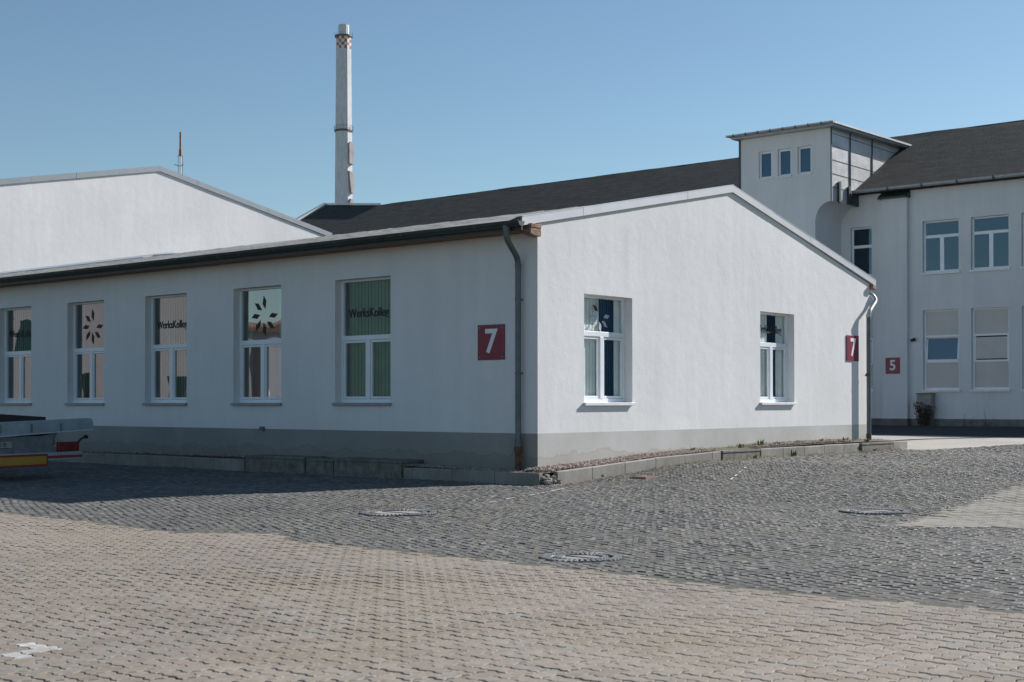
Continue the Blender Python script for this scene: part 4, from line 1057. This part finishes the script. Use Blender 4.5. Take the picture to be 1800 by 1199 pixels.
# ------------------------------------------------------------------ trailer at the left edge (in the shade)
TRL = Vector((-3.90, 7.76, 0)); trz = yaw-R(28)       # rear edge direction of the trailer
o = root('flatbed_trailer', TRL, 'grey flatbed trailer tail with red lamp and yellow marker board at the left edge', 'trailer', rz=trz)
def pt(name, boxes, mat, parent=o, bevel=.005, extra=None):
    m_ = MB()
    for b_ in boxes: m_.box(*b_)
    if extra: extra(m_)
    ob = m_.build(name, mat, parent, local=True, bevel=bevel); return ob
# local frame: +x along the rear edge away from the camera's left (right end at x=+.0), +y forward (away from viewer), z up
RR = 0.0
def tilt(P): return P
deck = pt('deck', [(-2.6, -.02, -.02, 5.8, .95, .99)], MT['tarp'])
m_ = MB(); m_.prism([(-2.6, .80), (-2.6, 1.05), (-.10, 1.115), (.0, 1.10), (.03, 1.03), (.03, .93), (-.01, .90)], -.05, -.02); tb = m_.build('drop_side', MT['alu'], o, local=True, bevel=.006)
m_ = MB(); m_.prism([(-2.6, .782), (-2.6, .80), (.03, .905), (.03, .888)], -.06, -.015); m_.build('edge_rail', MT['alu_edge'], tb, local=True)
m_ = MB()
for q in (-2.2, -1.5, -.8): m_.box(q, q+.05, -.056, -.0505, .86, 1.02)
m_.build_each('hinge', MT['steelgrey'], tb, local=True)
m_ = MB(); m_.prism([(-2.6, 1.0), (-2.6, 1.27), (-.25, 1.13), (-.25, 1.0)], .9, 1.4); m_.build('rubber_mat', MT['tarp'], o, local=True)
pt('cross_beam', [(-2.55, -1.16, .0, .14, .56, .80)], MT['steelgrey'], extra=lambda m_: m_.prism([(-1.155, .56), (-1.155, .80), (-.78, .87), (-.90, .72), (-.90, .56)], .0, .1))
pt('lamp_panel', [(-2.55, -.86, -.02, -.001, .44, .59)], MT['steelgrey'])
ll = pt('tail_lamp', [(-.85, -.34, -.07, .0, .50, .68)], MT['redlens'], bevel=.015)
m_ = MB(); m_.box(-.80, -.72, -.075, -.0705, .53, .60); m_.build('reflector', MT['red'], ll, local=True)
m_ = MB(); m_.tube([(-.34, -.03, .66), (-.25, -.03, .73), (-.16, -.03, .76)], .018, 6); m_.tube([(-.17, -.03, .76), (-.11, -.03, .76)], .035, 8); m_.build('side_marker_arm', MT['rubber'], o, local=True)
pt('bumper_bar', [(-2.6, -.26, -.06, .06, .345, .495)], MT['alu'])
pt('red_stripe', [(-1.10, -.265, -.068, -.0605, .385, .435)], MT['redrefl'])
mk = pt('marker_board', [(-2.6, -1.11, -.075, -.0605, .25, .475)], MT['redrefl'])
pt('yellow_field', [(-2.6, -1.15, -.081, -.0755, .29, .435)], MT['yellow'], parent=mk)
pl = pt('licence_plate', [(-2.38, -1.92, -.045, -.0205, .60, .71)], MT['plate'])
tm = text_mesh('plate_number', 'FU 70', .10, lambda u_, dd, z: (-2.15+u_, -.0465+dd, .655+z), 0, MT['black'], None, wscale=.9)
tm.parent = pl
wh = []
for yy in (3.9, 4.8):
    m_ = MB(); m_.tube([(-.30, yy, .33), (-.06, yy, .33)], .33, 28); t1 = m_.build('wheel', MT['rubber'], o, local=True, smooth=True)
    m_ = MB(); m_.tube([(-.065, yy, .33), (-.045, yy, .33)], .2, 20); m_.build('rim', MT['steelgrey'], t1, local=True, smooth=True)
    m_ = MB(); m_.tube([(-2.44, yy, .33), (-2.2, yy, .33)], .33, 28); t1 = m_.build('wheel', MT['rubber'], o, local=True, smooth=True)
pt('chassis', [(-.9, -.78, .1, 5.6, .62, .95), (-1.8, -1.68, .1, 5.6, .62, .95)], MT['steelgrey'])

# ------------------------------------------------------------------ what the windows reflect: the other side of the yard, plus two added dark blockers
nb = root('blue_mirror_blocker', (48, -34, 0), 'blue hall block added out of view to darken what the gable windows mirror', 'building')
mb = MB(); mb.box(45, 62, -52, -17.5, 0, 9.5); mb.build('wall', MT['blue_blocker'], nb)  # added block, keeps the bright low sky out of the gable panes
mb = MB(); mb.prism([(44.6, 9.5), (44.6, 9.75), (53.5, 11.2), (62.4, 9.75), (62.4, 9.5)], -52.4, -17.1); mb.build('roof', MT['roof7'], nb)
mb = MB()
for y in (-47, -39, -31, -23): mb.box(44.96, 45, y, y+3.5, 0, 4)
mb.build_each('blocker_door', MT['steelgrey'], nb)
op = root('opposite_building', (-27, 66, 0), 'pale beige building across the yard, seen only mirrored in the shaded windows', 'building')
TO = lambda u_, dd, z: (u_, 60+dd, z)
mb = MB(); oh = [(a, a+1.4, 4.3, 6.4) for a in (-38.5, -33.2, -25.9, -20.5)]+[(a, a+1.6, .9, 3.2) for a in (-36.0, -30.6, -27.2, -22.0)]
wall(mb, TO, -40, -14, 0, [(-40, 8.2), (-27, 10.4), (-14, 8.2)], oh, .2)
mb.quad((-40, 60, 0), (-40, 84, 0), (-40, 84, 8.2), (-40, 60, 8.2)); mb.quad((-14, 60, 0), (-14, 84, 0), (-14, 84, 8.2), (-14, 60, 8.2)); mb.build('wall', MT['beige_wall'], op, recalc=False)
mb = MB(); mb.prism([(-40.5, 8.15), (-40.5, 8.3), (-27, 10.6), (-13.5, 8.3), (-13.5, 8.15), (-27, 10.45)], 59.8, 84); mb.build('roof', MT['roof5'], op)
mb = MB()
for h in oh: mb.quad(*[TO(a, .18, z) for a, z in ((h[0], h[2]), (h[1], h[2]), (h[1], h[3]), (h[0], h[3]))])
mb.build_each('window', MT['glass5'], op, recalc=False)
mb = MB(); mb.box(-39.9, -14.1, 60.6, 60.7, 0, 8); mb.build('interior', MT['dark'], op)
op = root('opposite_shed', (-47, 64, 0), 'low white shed with red tiled roof across the yard, seen only mirrored', 'shed')
mb = MB(); mb.box(-53, -41.5, 60, 70, 0, 6.3); mb.build('wall', MT['white_wall'], op)
mb = MB(); mb.prism([(-53.3, 6.3), (-53.3, 6.4), (-47.2, 7.4), (-41.2, 6.4), (-41.2, 6.3)], 59.8, 70.2); mb.build('roof', MT['brickred'], op)
mb = MB(); mb.box(-46, -43.4, 59.95, 60, 0, 3.4); mb.build('door', MT['steelgrey'], op)
gs = root('green_mirror_blocker', (-30, 31, 0), 'dark green block added out of view to darken what the first window mirrors', 'shed')
mb = MB(); mb.box(-34, -26, 26, 35.6, 0, 8.0); mb.build('wall', MT['green_blocker'], gs)  # added dark block, so the first window mirrors nothing bright
mb = MB(); mb.prism([(-34.3, 8.0), (-34.3, 8.15), (-30, 8.9), (-25.7, 8.15), (-25.7, 8.0)], 25.7, 35.9); mb.build('roof', MT['roof5'], gs)
mb = MB(); mb.box(-26, -25.95, 29, 31.2, 0, 2.4); mb.build('door', MT['dark_metal'], gs)
